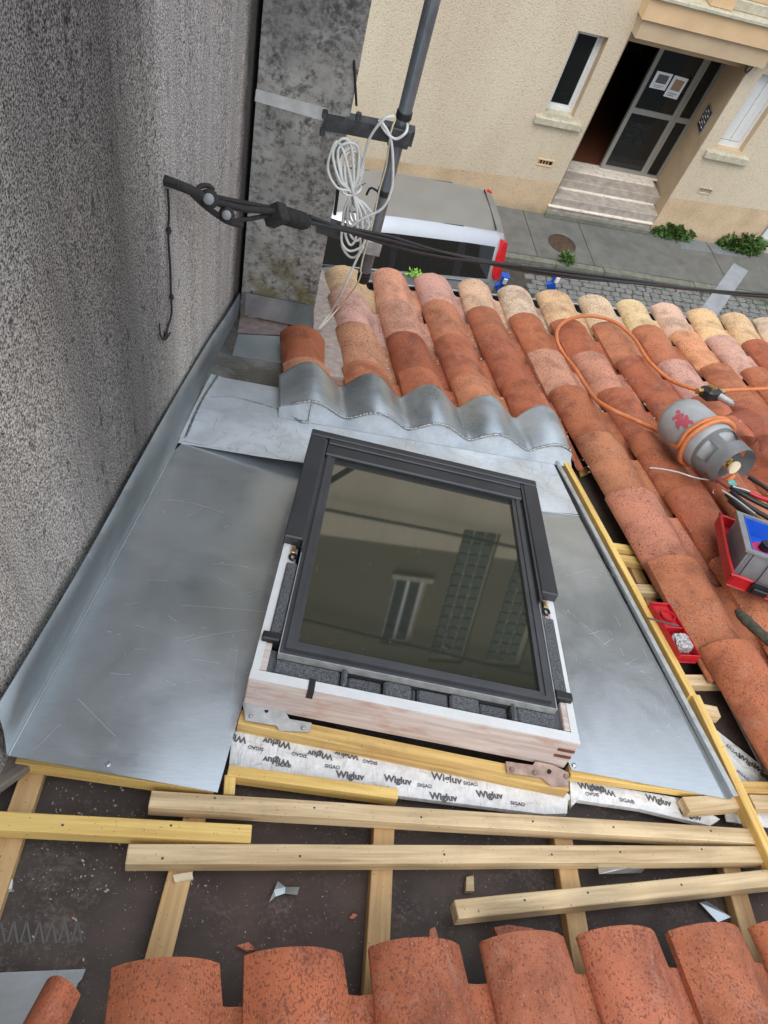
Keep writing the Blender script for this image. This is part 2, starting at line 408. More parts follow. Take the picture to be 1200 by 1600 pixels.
def m_foil():
    b = MB('crumpled_foil', .3, .9); v = b.noise(b.coord(), 130, 4, .7, 1.5); b.color(b.ramp(v, [(.38, (.22, .22, .22)), (.5, (.85, .85, .84))])); b.bump(v, 1., .006); return b.m
def m_leaf(name, lo, hi):
    b = MB(name, .6); oi = b.n('ObjectInfo'); b.color(b.ramp(b.noise(b.coord(), 30, 3), [(.3, lo), (.7, hi)])); return b.m
def m_foam():
    b = MB('grey_foam', .95, 0, .2); v = b.noise(b.coord(), 420, 2, .6)
    b.color(b.ramp(v, [(.35, (.04, .042, .045)), (.65, (.17, .175, .18))])); b.bump(v, .4, .001); return b.m
def m_primer():
    b = MB('primed_frame_wood', .6, 0, .35); c = b.coord()
    g = b.noise(b.coord((1, 14, 14)), 3.5, 4, .6, .8)
    col = b.ramp(g, [(.3, (.46, .35, .3)), (.6, (.66, .57, .52))])
    red = b.ramp(b.noise(b.coord((1, 2, 2)), 5.5, 5, .7), [(.52, 0), (.66, .65)])
    col = b.mix(red, col, (.45, .2, .13)); b.color(col); b.bump(g, .2, .001); return b.m
def m_stone():
    b = MB('step_stone', .75, 0, .3); c = b.coord(world=True)
    col = b.ramp(b.noise(b.coord((.6, 2, 2), world=True), 7, 5, .6), [(.3, (.64, .56, .47)), (.7, (.78, .71, .61))])
    st = b.ramp(b.noise(c, 12, 5, .7), [(.52, 0), (.68, .55)]); b.color(b.mix(st, col, (.2, .17, .14))); b.bump(b.noise(c, 60, 3), .2, .003); return b.m
def m_tape():
    b = MB('white_tape', .5, 0, .4); c = b.coord()
    col = b.ramp(b.noise(c, 30, 5, .65), [(.35, (.66, .65, .63)), (.65, (.84, .83, .81))])
    st = b.ramp(b.noise(b.coord((1, 3, 1)), 14, 5, .7, .6), [(.56, 0), (.68, .5)]); b.color(b.mix(st, col, (.3, .24, .2)))
    q = b.bump(b.noise(b.coord((3, 1, 1)), 22, 3, .5, 1.2), .9, .006); return b.m

M = dict(
 wall=m_wall(), pier=m_pier(), stucco=m_stucco(), tile=m_tile(), membrane=m_membrane(), tape=m_tape(), foam=m_foam(), primer=m_primer(), stone=m_stone(), foil=m_foil(),
 zinc=m_zinc('zinc_sheet', (.48, .51, .515), (.64, .675, .69), .18, .27),
 zinc2=m_zinc('zinc_sheet_fluxed', (.6, .64, .67), (.84, .88, .9), .34, .5, stain=.35, scratch=.6, metal=.5),
 zincup=m_zinc('zinc_upstand', (.44, .48, .485), (.56, .6, .61), .36, .5),
 zincold=m_zinc('zinc_dirty', (.17, .15, .11), (.36, .35, .32), .4, .6, stain=.5),
 lead=m_zinc('grey_solderable_sheet', (.33, .36, .38), (.56, .6, .62), .24, .42, scratch=.3),
 solder=plain('solder', (.35, .35, .34), .35, .9, .3, 200, .5),
 yellow=m_wood('treated_yellow_pine', (.42, .23, .07), (.76, .52, .19), dirt=.3),
 yellow2=m_wood('bright_treated_batten', (.58, .33, .085), (.85, .6, .2), dirt=.15),
 pale=m_wood('pale_pine', (.38, .25, .12), (.74, .56, .33)),
 rafter=m_wood('orange_pine', (.44, .25, .1), (.66, .43, .2), dirt=.3),
 oldwood=m_wood('grey_old_wood', (.1, .08, .06), (.25, .21, .17)),
 clad=plain('grey_cladding', (.062, .063, .068), .42, .55, .12, 6), clad2=plain('grey_sash', (.075, .076, .08), .4, .4, .15, 9),
 glass=m_glass('coated_window_glass', (.028, .031, .021), .03, 2.7), dglass=m_glass('dark_glass', (.01, .011, .011), .03, 1.5),
 black=plain('black_plastic', (.012, .012, .013), .45, 0, .3), rubber=plain('black_cable_sheath', (.016, .015, .015), .5, 0, .3),
 white=plain('white_cable_sheath', (.72, .71, .66), .45, 0, .06), gal=plain('galvanised_steel', (.45, .445, .425), .5, .45, .2, 40),
 rustgal=plain('rust_spotted_plate', (.36, .25, .2), .55, .5, .35, 35), mast=plain('painted_mast_tube', (.2, .225, .24), .38, .6, .25, 12),
 darksteel=plain('weathered_steel', (.085, .085, .088), .55, .5, .4, 25, .3), mortar=plain('mortar', (.42, .34, .29), .95, 0, .25, 30, .6),
 tar=plain('tarred_fitting', (.022, .019, .017), .8, 0, .5, 80, .6), hose=plain('orange_rubber_hose', (.56, .17, .055), .5, 0, .15, 40),
 bottle=plain('grey_bottle_paint', (.33, .335, .335), .5, .1, .16, 14, .1), brass=plain('brass', (.55, .38, .14), .35, 1., .3, 80),
 redp=plain('red_plastic', (.45, .012, .018), .38, 0, .2), bluep=plain('blue_plastic', (.012, .09, .5), .35, 0, .15), greyp=plain('grey_plastic', (.19, .2, .205), .45, 0, .12),
 pink=plain('magenta_plastic', (.5, .03, .09), .4), print=plain('grey_print', (.1, .1, .105), .6), fprint=plain('faint_print', (.12, .115, .11), .8),
 pave=m_ground('concrete_pavement', (.12, .118, .105), (.185, .18, .162)), asph=m_ground('asphalt', (.045, .045, .043), (.075, .074, .07), 5),
 sett=m_ground('granite_setts', (.14, .14, .13), (.24, .24, .225), 9), dirt=m_ground('joint_soil', (.05, .045, .045), (.09, .085, .055), 9), kerb=m_ground('kerb_stone', (.13, .13, .1), (.24, .235, .19), 8),
 beige=plain('beige_paint', (.66, .45, .25), .8, 0, .08, 3), beige2=plain('tan_paint', (.5, .37, .23), .8, 0, .1, 3), upper=plain('shaded_brown_render', (.16, .135, .09), .9, 0, .08, 2),  # upper: brown wall tone with the storey's shade put into the colour
 ledge=m_ground('weathered_ledge', (.4, .36, .24), (.62, .58, .46), 14), alu=plain('door_aluminium', (.32, .31, .28), .4, .4, .08), wpvc=plain('white_window_paint', (.68, .68, .66), .4, 0, .05),
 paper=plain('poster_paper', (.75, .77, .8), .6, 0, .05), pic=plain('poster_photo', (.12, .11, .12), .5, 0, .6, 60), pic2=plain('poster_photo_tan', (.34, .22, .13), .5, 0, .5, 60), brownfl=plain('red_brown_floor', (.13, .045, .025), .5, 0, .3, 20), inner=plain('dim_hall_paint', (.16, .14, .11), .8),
 car=plain('silver_car_paint', (.42, .43, .44), .33, .55, .03, 4), carroof=plain('silver_roof_paint', (.3, .295, .275), .42, .45, .06, 3), lens=plain('red_lens', (.5, .01, .015), .2), chrome=plain('chrome', (.75, .76, .78), .15, 1., .05),
 tyre=plain('tyre_rubber', (.02, .02, .02), .8), rust=plain('rusty_iron', (.09, .055, .035), .75, .3, .4, 20, .4), plate=m_ground('steel_plate', (.15, .155, .155), (.21, .22, .22), 9),
 leaf=m_leaf('weed_leaf', (.03, .075, .012), (.09, .17, .035)), lime=m_leaf('lime_leaf', (.2, .42, .045), (.35, .6, .08)), moss=m_leaf('moss_green', (.05, .07, .015), (.11, .13, .04)),
 glassblock=m_glass('glass_block', (.06, .075, .06), .12, 1.6), stick=plain('mossy_dark_wood', (.06, .055, .035), .95, 0, .5, 60, 1.), roofred=plain('far_roof', (.3, .12, .08), .9), copper=plain('burnt_copper', (.24, .07, .045), .5, .3, .4, 50),
 scratch=plain('bare_scratch', (.82, .83, .83), .35, .6, .1), scuff=plain('dark_scuff', (.25, .26, .27), .5, .5, .2),
 riser=plain('shaded_riser_stone', (.36, .31, .26), .85, 0, .25, 8),  # step stone darkened: the shade on the risers is put into the colour
 plank=plain('dull_grey_metal', (.26, .265, .265), .5, .3, .15, 12), strap=plain('pale_strap', (.62, .61, .57), .6, .1, .15, 25),
 film=plain('teal_label', (.1, .42, .38), .5), cream=plain('cream_scrap', (.7, .6, .4), .7))

# ------------------------------------------------------------------ street and pavement
def fq(s0, s1, o0, o1, z): return [fw(s0, z, o0), fw(s1, z, o0), fw(s1, z, o1), fw(s0, z, o1)]
KO = 1.28                                   # pavement depth in front of the facade
bm = box(-60, 60, -60, 60, -.3, -.124); obj('ground', bm, M['asph'], None, Matrix.Translation((0, 0, 0))); tag(bpy.data.objects['ground'], kind='structure')
st = thing('street', None, None, fw(0, -.12, 2), kind='structure')
obj('asphalt', slab(fq(-22, 26, KO + .13, 8, -.112), (0, 0, 1), .006), M['asph'], st)
obj('setts_bed', slab(fq(-3, 9, KO + .13, KO + 1.25, -.104), (0, 0, 1), .005), M['dirt'], st)
pool = []
for k in range(6):
    b_ = box(-.5, .5, -.5, .5, -.5, .5); bmesh.ops.bevel(b_, geom=b_.edges[:], offset=.13, segments=1, affect='EDGES')
    for v in b_.verts: v.co += Vector([random.uniform(-.06, .06) for _ in range(3)])
    me = bpy.data.meshes.new('sett'); b_.to_mesh(me); b_.free(); me.materials.append(M['sett']); pool.append(me)
n_sett = 0
for r_ in range(8):
    s = .2 + random.uniform(0, .15)
    while s < 7.6:
        L = random.uniform(.15, .25)
        if n_sett < 295:
            o = bpy.data.objects.new('sett', random.choice(pool)); C.objects.link(o); o.parent = st; n_sett += 1
            p = fw(s + L / 2, -.1, KO + .2 + r_ * .125) - fw(0, -.12, 2)
            o.matrix_basis = Matrix.Translation(Vector(p)) @ Matrix.Rotation(rad(10.9) + random.uniform(-.05, .05), 4, 'Z') @ Matrix.Diagonal((L - .02, .105, .05 + random.uniform(-.008, .012), 1))
        s += L
pv = thing('pavement', None, None, fw(0, 0, .5), kind='structure')
js = [-22, -12, -6, -2.6, -.75, .46, 1.55, 4.32, 6.1, 8.2, 12, 26]
for a, b in zip(js, js[1:]):
    sh = .2
    obj('paving_slab', slab([fw(a + .008, 0, .0), fw(b - .008, 0, .0), fw(b - .008 + sh * .3, 0, KO - .012), fw(a + .008 + sh * .3, 0, KO - .012)], (0, 0, 1), .1), M['pave'], pv)
obj('pavement_base', slab(fq(-22, 26, 0.0, KO, -.012), (0, 0, 1), .1), M['dirt'], pv)
ks = -22.
kb = thing('kerb', None, None, fw(0, 0, KO), kind='structure')
while ks < 24:
    L = 1.05
    if -4 < ks < 10: L = random.uniform(.85, 1.1)
    obj('kerb_stone', slab(fq(ks, ks + L - .012, KO, KO + .125 + random.uniform(-.006, .006), random.uniform(-.012, .003)), (0, 0, 1), .16), M['kerb'], kb); ks += L
def leaf_clump(name, label, cat, c, rx, ry, hz, n, sz, m, group=None, axis=None, kind=None):
    bm = bmesh.new(); ax = FD if axis is None else axis; ay = np.cross([0, 0, 1], ax)
    for i in range(n):
        a = random.uniform(0, 6.283); q = random.random() ** .6; t = random.random()
        p = np.array(ax) * math.cos(a) * rx * q + np.array(ay) * math.sin(a) * ry * q + np.array([0, 0, hz * t * (1.1 - q * .7)])
        d = unit(np.array([math.cos(a), math.sin(a), random.uniform(-.3, 1.2)]) + np.random.normal(0, .4, 3)); e = unit(np.cross(d, np.random.normal(0, 1, 3)))
        l = sz * random.uniform(.6, 1.4); wd = l * .32
        v = [bm.verts.new(p + k) for k in (-d * 0, d * l * .5 + e * wd, d * l, d * l * .5 - e * wd)]
        bm.faces.new(v)
        if i % 6 == 0: bm_tube(bm, [Vector(p * .1), Vector(p * .6 + [0, 0, .02]), Vector(p)], .0025, 3)
    o = obj(name, bm, m, None, Matrix.Translation(Vector(c))); return tag(o, label, cat, group, kind)
np.random.seed(3)
leaf_clump('weed', 'small green weed at the left foot of the stone entrance steps', 'weed', gz(862, 322) - FN * .05, .17, .12, .22, 220, .08, M['leaf'])
leaf_clump('weed', 'green weed growing in front of the lowest entrance step', 'weed', gz(899, 334) - FN * .03, .18, .12, .18, 220, .075, M['leaf'])
leaf_clump('weed', 'bushy green weed at the right end of the entrance steps', 'weed', gz(1042, 358) - FN * .1, .48, .2, .3, 900, .11, M['leaf'])
leaf_clump('weed', 'largest green weed bush at the wall beside the white shutter frame', 'weed', gz(1150, 380) - FN * .1, .5, .22, .34, 1000, .11, M['leaf'])
leaf_clump('weed', 'green weed on the kerb below the round manhole cover', 'weed', gz(884, 408), .12, .1, .2, 200, .06, M['leaf'])
leaf_clump('weed', 'tiny dry weed at the wall foot behind the silver car', 'weed', gz(785, 318), .12, .05, .06, 60, .04, M['moss'])
bm = bmesh.new()
for i in range(2600):
    s = random.uniform(0.2, 5.6) if i % 2 else random.choice([.8, 1.0, 1.35, 2.6, 3.9, 5.2]) + random.gauss(0, .16)
    o_ = KO + .16 + abs(random.gauss(0, .055)); p = fw(s, -.09, o_)
    d = unit(np.random.normal(0, .6, 3) + [0, 0, 1]); e = unit(np.cross(d, np.random.normal(0, 1, 3))); l = random.uniform(.02, .055)
    bm.faces.new([bm.verts.new(p - e * .006), bm.verts.new(p + e * .006), bm.verts.new(p + d * l)])
tag(obj('kerb_grass', bm, M['moss']), 'thin grass and moss growing along the kerb', 'grass', kind='stuff')
# manhole cover and utility plates
mh = gz(878, 381); t = thing('manhole_cover', 'round rusty manhole cover set in the pavement near the car', 'manhole cover', mh)
lathe('cover', [(.0, .001), (.235, .001), (.24, .007), (.225, .012), (.0, .013)], M['rust'], t, Matrix.Translation(Vector(mh)), caps=False)
lathe('rim', [(.243, .0), (.243, .009), (.262, .009), (.262, .0)], M['darksteel'], t, Matrix.Translation(Vector(mh)), caps=False)
pc = [gz(*q, z=.006) for q in [(1055, 362), (1094, 367), (1113, 395), (1065, 389)]]
tag(obj('utility_plate', slab(pc, (0, 0, 1), .012), M['plate']), 'grey chequered steel plate in the pavement, left of the pair', 'cover plate', 'steel plates in the pavement')
pc = [gz(*q, z=.006) for q in [(1096, 367), (1150, 378), (1166, 402), (1116, 396)]]
tag(obj('utility_plate', slab(pc, (0, 0, 1), .012), M['plate']), 'smooth grey steel plate in the pavement beside the largest weed', 'cover plate', 'steel plates in the pavement')

# ------------------------------------------------------------------ building across the street
FM = frame(FO, FD, FN, (0, 0, 1))            # local: x along, y away from us (behind the facade), z up
bd = thing('apartment_building', 'cream stucco building across the street with recessed glazed entrance', 'building', None, FM)
S0, S1, TOPZ = -9.5, 13.0, 12.9
# openings: s0,s1,z0,z1
holes = [(.12, .62, 1.75, 2.97), (.93, 3.02, 0, 3.12), (3.29, 3.8, 1.76, 2.98), (5.27, 7.3, .12, 2.9),
         (-.4, .25, 10.4, 11.9), (-4.2, -3.0, 10.5, 11.9), (.72, 1.5, 9.2, 12.2), (2.0, 2.85, 9.2, 12.2), (4.2, 5.4, 9.9, 11.6), (-1.1, 0, 6.0, 7.6), (-4.2, -3., 6.0, 7.6), (4.2, 5.4, 6., 7.6),
         (.36, .62, .9, .985), (3.49, 3.73, .95, 1.03)]
xs = sorted({S0, S1} | {h for q in holes for h in q[:2]}); zs = sorted({0, TOPZ, 9.7} | {h for q in holes for h in q[2:]})
def wallgrid(zlo, zhi):
    bm = bmesh.new(); vc = {}
    def V_(x, y, z):
        k = (round(x, 4), round(y, 4), round(z, 4))
        if k not in vc: vc[k] = bm.verts.new((x, y, z))
        return vc[k]
    for xa, xb in zip(xs, xs[1:]):
        for za, zb in zip(zs, zs[1:]):
            if za < zlo or zb > zhi: continue
            cx, cz = (xa + xb) / 2, (za + zb) / 2
            if any(h[0] < cx < h[1] and h[2] < cz < h[3] for h in holes): continue
            bm.faces.new((V_(xa, 0, za), V_(xb, 0, za), V_(xb, 0, zb), V_(xa, 0, zb)))
    return bm
obj('wall', wallgrid(0, 9.7), M['stucco'], bd, local=True)
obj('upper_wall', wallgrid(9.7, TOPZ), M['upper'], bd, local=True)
def reveals(h, dep, m, name='window_reveal', floor=True):
    s0, s1, z0, z1 = h; bm = bmesh.new()
    c = [(s0, z0), (s1, z0), (s1, z1), (s0, z1)]
    for i in range(4):
        if i == 0 and not floor: continue
        a, b = c[i], c[(i + 1) % 4]; v = [bm.verts.new(p) for p in ((a[0], 0, a[1]), (a[0], dep, a[1]), (b[0], dep, b[1]), (b[0], 0, b[1]))]; bm.faces.new(v)
    return obj(name, bm, m, bd, local=True)
obj('roof', box(S0 - .3, S1 + .3, -.55, 9, TOPZ, TOPZ + .22), M['roofred'], bd, local=True)
obj('side_wall', box(S0, S0 + .2, .01, 9, 0, TOPZ - .01), M['stucco'], bd, local=True)
obj('side_wall', box(S1 - .2, S1, .01, 9, 0, TOPZ - .01), M['stucco'], bd, local=True)
obj('back_wall', box(S0, S1, 8.8, 9, 0, TOPZ - .01), M['stucco'], bd, local=True)
def ring(x0, x1, z0, z1, wd, y0, y1, bev=.003, wb=None):
    bm = bmesh.new(); wb = wb or wd
    bm_box(bm, x0, x0 + wd, y0, y1, z0, z1); bm_box(bm, x1 - wd, x1, y0, y1, z0, z1)
    bm_box(bm, x0 + wd, x1 - wd, y0, y1, z1 - wd, z1); bm_box(bm, x0 + wd, x1 - wd, y0, y1, z0, z0 + wb); return bm
# narrow window left of the door
h = holes[0]; reveals(h, .2, M['beige2'])
wf = obj('window', ring(h[0], h[1], h[2], h[3], .055, .15, .21), M['wpvc'], bd, local=True)
obj('pane', box(h[0] + .05, h[1] - .05, .185, .192, h[2] + .05, h[3] - .05), M['dglass'], wf, local=True)
obj('sash', ring(h[0] + .056, h[1] - .056, h[2] + .056, h[3] - .056, .035, .165, .2), M['wpvc'], wf, local=True)
obj('window_sill', box(h[0] - .13, h[1] + .19, -.07, .15, 1.58, 1.69, .008), M['ledge'], bd, local=True)
obj('sill_block', box(h[0] + .001, h[1] - .001, -.01, .3, 1.69, 1.757, .004), M['ledge'], bd, local=True)
# shuttered window right of the door
h = holes[2]; reveals(h, .2, M['beige2'])
wf = obj('shuttered_window', ring(h[0], h[1], h[2], h[3], .05, .12, .19, wb=.09), M['wpvc'], bd, local=True)
for k in range(4):
    obj('shutter_leaf', box(h[0] + .052 + k * .1025, h[0] + .151 + k * .1025, .125 + (k % 2) * .01, .16, h[2] + .1, h[3] - .055, .004), M['wpvc'], wf, local=True)
obj('window_sill', box(h[0] - .13, h[1] + .2, -.07, .12, 1.58, 1.7, .008), M['ledge'], bd, local=True)
# vents
for k, (x0, x1, z0, z1) in enumerate(holes[-2:]):
    v_ = obj('wall_vent', ring(x0 - .02, x1 + .02, z0 - .018, z1 + .018, .02, -.012, .02), M['beige' if k == 0 else 'ledge'], bd, local=True)
    obj('vent_grille', box(x0, x1, .025, .03, z0, z1), M['black' if k == 0 else 'beige2'], v_, local=True)
    for j in range(4): obj('vent_slat', box(x0 + .02 + j * .055, x0 + .032 + j * .055, .005, .02, z0, z1), M['beige2'], v_, local=True)
# white frame and stone base at the right edge
h = holes[3]; reveals(h, .2, M['beige2'])
wf = obj('shopfront', ring(h[0], h[1], h[2], h[3], .1, .06, .16), M['alu'], bd, local=True)
obj('shopfront_panel', box(h[0] + .1, h[1] - .1, .11, .13, .22, 1.), M['wpvc'], wf, local=True)
obj('pane', box(h[0] + .1, h[1] - .1, .11, .12, 1.05, 2.8), M['dglass'], wf, local=True)
obj('threshold_stone', box(5.27, 7.3, -.02, .1, .0, .12, .006), M['ledge'], bd, local=True)
# entrance recess
E0, E1, FZ, DY = .93, 3.02, .55, .9
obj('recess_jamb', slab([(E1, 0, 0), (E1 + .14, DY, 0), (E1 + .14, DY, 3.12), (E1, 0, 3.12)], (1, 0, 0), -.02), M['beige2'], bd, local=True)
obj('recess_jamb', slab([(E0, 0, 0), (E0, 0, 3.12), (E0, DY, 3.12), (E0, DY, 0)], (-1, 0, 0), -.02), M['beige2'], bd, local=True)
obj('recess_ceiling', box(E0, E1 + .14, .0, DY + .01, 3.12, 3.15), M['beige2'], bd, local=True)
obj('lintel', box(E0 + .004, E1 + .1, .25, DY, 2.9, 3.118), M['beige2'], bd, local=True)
obj('hall_floor', box(E0 - .5, 4.2, DY, 6, FZ - .05, FZ), M['brownfl'], bd, local=True)
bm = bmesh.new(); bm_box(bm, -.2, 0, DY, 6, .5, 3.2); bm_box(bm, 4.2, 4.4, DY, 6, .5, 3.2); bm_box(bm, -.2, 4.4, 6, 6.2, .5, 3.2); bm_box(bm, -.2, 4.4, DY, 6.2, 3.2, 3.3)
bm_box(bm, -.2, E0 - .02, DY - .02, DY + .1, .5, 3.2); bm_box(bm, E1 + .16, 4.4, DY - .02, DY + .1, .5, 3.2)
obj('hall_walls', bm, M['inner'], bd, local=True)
for k, (y0, zt) in enumerate([(-.32, .18), (.0, .36), (.32, .535)]):
    obj('stone_step', box(E0 + (-.03 if k == 0 else .0), E1 + (-.02 if k == 0 else .03 * k), y0 + (.3 if k == 0 else 0), DY if k == 2 else y0 + (.62 if k == 0 else .4), zt - .178, zt, .01) if k else box(E0 - .04, E1 - .02, -.03, .3, .0, zt, .012), M['riser'], bd, local=True)
for zt, yf in ((.18, -.03), (.357, .3), (.535, .62)):
    for k in range(2):
        xm = E0 + .75 + .3 * (zt > .3); xa, xb = (E0 - .055, xm - .002) if k == 0 else (xm + .002, E1 - .012)
        obj('stair_tread', box(xa, xb, yf - .022, yf + .32, zt + .001, zt + .03, .005), M['stone'], bd, local=True)
obj('step_base', box(E0 - .06, E1 - .02, -.1, -.031, .0, .1, .008), M['kerb'], bd, local=True)
obj('door_threshold', box(E0 + .002, E1 + .12, DY - .08, DY + .05, .536, .56, .004), M['stone'], bd, local=True)
dr = obj('door', ring(1.93, 2.83, .56, 2.78, .075, DY - .03, DY + .03), M['alu'], bd, local=True)
obj('middle_rail', box(2.0, 2.76, DY - .028, DY + .028, 1.62, 1.71), M['alu'], dr, local=True)
obj('pane', box(2.0, 2.76, DY - .004, DY + .004, 1.71, 2.71), M['dglass'], dr, local=True)
obj('pane', box(2.0, 2.76, DY - .004, DY + .004, .63, 1.62), M['dglass'], dr, local=True)
obj('door_foot_plate', box(1.935, 2.825, DY - .036, DY - .031, .565, .62), M['alu'], dr, local=True)
sl = obj('side_light', ring(2.835, 3.15, .56, 2.78, .05, DY - .03, DY + .03), M['alu'], bd, local=True)
obj('middle_rail', box(2.885, 3.1, DY - .028, DY + .028, 1.62, 1.71), M['alu'], sl, local=True)
obj('pane', box(2.885, 3.1, DY - .004, DY + .004, 1.71, 2.73), M['dglass'], sl, local=True)
obj('pane', box(2.885, 3.1, DY - .004, DY + .004, .61, 1.62), M['dglass'], sl, local=True)
obj('door_head', box(E0, 3.15, DY - .03, DY + .03, 2.785, 2.9), M['alu'], bd, local=True)
def poster(x0, x1, z0, z1, rot, pm, label):
    Mx = wmat(bd) @ Matrix.Translation(((x0 + x1) / 2, DY - .012, (z0 + z1) / 2)) @ Matrix.Rotation(rot, 4, 'Y')
    hx, hz = (x1 - x0) / 2, (z1 - z0) / 2
    p = obj('poster', box(-hx, hx, -.002, .002, -hz, hz), M['paper'], None, Mx); tag(p, label, 'poster', 'notices taped to the glass door')
    obj('photo', box(-hx * .62, hx * .7, -.004, -.0022, -hz * .3, hz * .72), pm, p, Matrix(), local=True)
    for k in range(2): obj('text_line', box(-hx * .6, hx * (.6 - k * .3), -.0035, -.0022, -hz * (.62 + k * .2), -hz * (.56 + k * .2)), M['print'], p, local=True)
poster(2.08, 2.38, 2.07, 2.34, 0, M['pic'], 'white notice with a dark photo on the door glass, left one')
poster(2.41, 2.68, 1.98, 2.33, .04, M['pic2'], 'white notice with a tan photo on the door glass, right one')
# intercom plate on the right jamb
A_ = np.array(fw(E1, 0)); jx = unit(fw(E1 + .14, 0, -DY) - fw(E1, 0)); jn = unit(np.cross([0, 0, 1], jx))
if jn @ FD > 0: jn = -jn
ip = A_ + jx * .42 + np.array([0, 0, 1.98]) + jn * .008
IM = frame(ip, jx, jn * -1, (0, 0, 1))
ic = obj('intercom_panel', box(-.17, .17, -.012, .006, -.19, .19, .004), M['alu'], bd, IM)
obj('intercom_face', box(-.15, .15, -.016, -.0125, -.165, .165), M['black'], ic, local=True)
for r_ in range(6):
    for c_ in range(3): obj('name_strip', box(-.12 + c_ * .085, -.05 + c_ * .085, -.0185, -.0165, .12 - r_ * .048, .142 - r_ * .048), M['paper' if (r_ + c_) % 2 else 'alu'], ic, local=True)
# canopy, ledge and parapet above the entrance
obj('canopy', box(E0 - .07, 6.2, -.25, -.004, 3.38, 3.66, .004), M['beige'], bd, local=True)
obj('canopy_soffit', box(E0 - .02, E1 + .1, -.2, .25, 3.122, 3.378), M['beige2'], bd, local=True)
obj('canopy_ledge', box(E0 - .1, 6.3, -.3, -.003, 3.663, 3.72, .01), M['ledge'], bd, local=True)
obj('balcony_ledge', box(1.9, 6.3, -.14, -.002, 3.722, 3.86, .01), M['ledge'], bd, local=True)
obj('balcony_parapet', box(2.15, 6.2, -.1, -.001, 3.862, 4.7, .01), M['beige'], bd, local=True)
obj('parapet_post', box(1.75, 2.12, -.22, -.001, 3.723, 4.7, .01), M['beige'], bd, local=True)
tube('entrance_cable', [fw(2.9, 3.1, .1), fw(2.93, 3.0, .08), fw(3.0, 2.98, .06), fw(3.04, 3.1, .05), fw(3.1, 3.25, .04), fw(3.13, 3.05, .02)], .012, M['black'], bd)
tube('facade_cable', [fw(-9, 9.2, .15), fw(-4, 9.1, .15), fw(0, 9.25, .15), fw(4, 9.5, .15), fw(9, 9.4, .15)], .035, M['black'], bd)
tube('facade_cable', [fw(-9, 11.0, .15), fw(-4, 11.2, .15), fw(0, 11.75, .15), fw(4, 12.3, .15), fw(9, 12.2, .15)], .03, M['black'], bd)
# upper windows and glass block panels
for h in holes[4:6] + holes[8:12]:
    reveals(h, .2, M['beige2']); wf = obj('window', ring(*h[:2], *h[2:4], .07, .15, .21), M['wpvc'], bd, local=True)
    obj('pane', box(h[0] + .07, h[1] - .07, .18, .19, h[2] + .07, h[3] - .07), M['dglass'], wf, local=True)
    obj('mullion', box((h[0] + h[1]) / 2 - .03, (h[0] + h[1]) / 2 + .03, .155, .2, h[2] + .07, h[3] - .07), M['wpvc'], wf, local=True)
    obj('window_sill', box(h[0] - .1, h[1] + .1, -.08, .15, h[2] - .1, h[2] - .002), M['ledge'], bd, local=True)
gb = bpy.data.meshes.new('glass_block'); b_ = box(-.1, .1, -.03, .03, -.1, .1, .012); b_.to_mesh(gb); b_.free(); gb.materials.append(M['glassblock'])
for h in holes[6:8]:
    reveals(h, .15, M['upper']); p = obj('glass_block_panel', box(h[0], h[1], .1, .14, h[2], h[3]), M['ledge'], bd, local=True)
    nx = int((h[1] - h[0]) / .24); nz = int((h[3] - h[2]) / .24)
    for i in range(nx):
        for j in range(nz):
            o = bpy.data.objects.new('glass_block', gb); C.objects.link(o); o.parent = p
            o.matrix_basis = Matrix.Translation((h[0] + .02 + .12 + i * .24, .085, h[2] + .14 + j * .24))

# ------------------------------------------------------------------ parked car
CH = rad(14.0); ca, sa = math.cos(CH), math.sin(CH)
CM = frame((1.76, 9.28, -.11), (ca, sa, 0), (-sa, ca, 0), (0, 0, 1))   # origin rear centre, x backwards, y far side
car = thing('parked_car', 'silver people carrier parked across the street behind the mast', 'car', None, CM)
#  x, sill w, belt w, belt z, win-top w, win-top z, rail w, rail z, roof w, roof z
ST = [(0.06, .70, .70, 1.09, .56, 1.42, .50, 1.52, .42, 1.56), (0., .76, .74, 1.10, .59, 1.50, .52, 1.60, .44, 1.64), (-.12, .80, .775, 1.12, .61, 1.54, .545, 1.635, .455, 1.672),
      (-.55, .82, .80, 1.13, .635, 1.57, .565, 1.66, .475, 1.70), (-.66, .82, .80, 1.13, .637, 1.57, .567, 1.662, .477, 1.705), (-1.5, .83, .81, 1.12, .65, 1.58, .58, 1.675, .49, 1.72),
      (-1.58, .83, .81, 1.12, .65, 1.58, .58, 1.675, .49, 1.72), (-2.3, .83, .81, 1.10, .645, 1.55, .575, 1.64, .48, 1.685), (-2.55, .83, .81, 1.01, .64, 1.48, .57, 1.56, .47, 1.6),
      (-3.15, .82, .79, .98, .72, 1.05, .66, 1.07, .5, 1.09), (-3.8, .78, .72, .86, .62, .92, .55, .93, .4, .95), (-4.05, .66, .6, .66, .5, .7, .45, .71, .3, .72)]
def ringpts(s, sgn):
    x, a, b, bz, c, cz, d, dz, e, ez = s
    return [(x, sgn * (a - .03), .3), (x, sgn * (a + .02), .55), (x, sgn * (b + .015), bz - .12), (x, sgn * b, bz), (x, sgn * c, cz), (x, sgn * d, dz), (x, sgn * e, ez), (x, sgn * e * .55, ez + .02), (x, 0, ez + .028)]
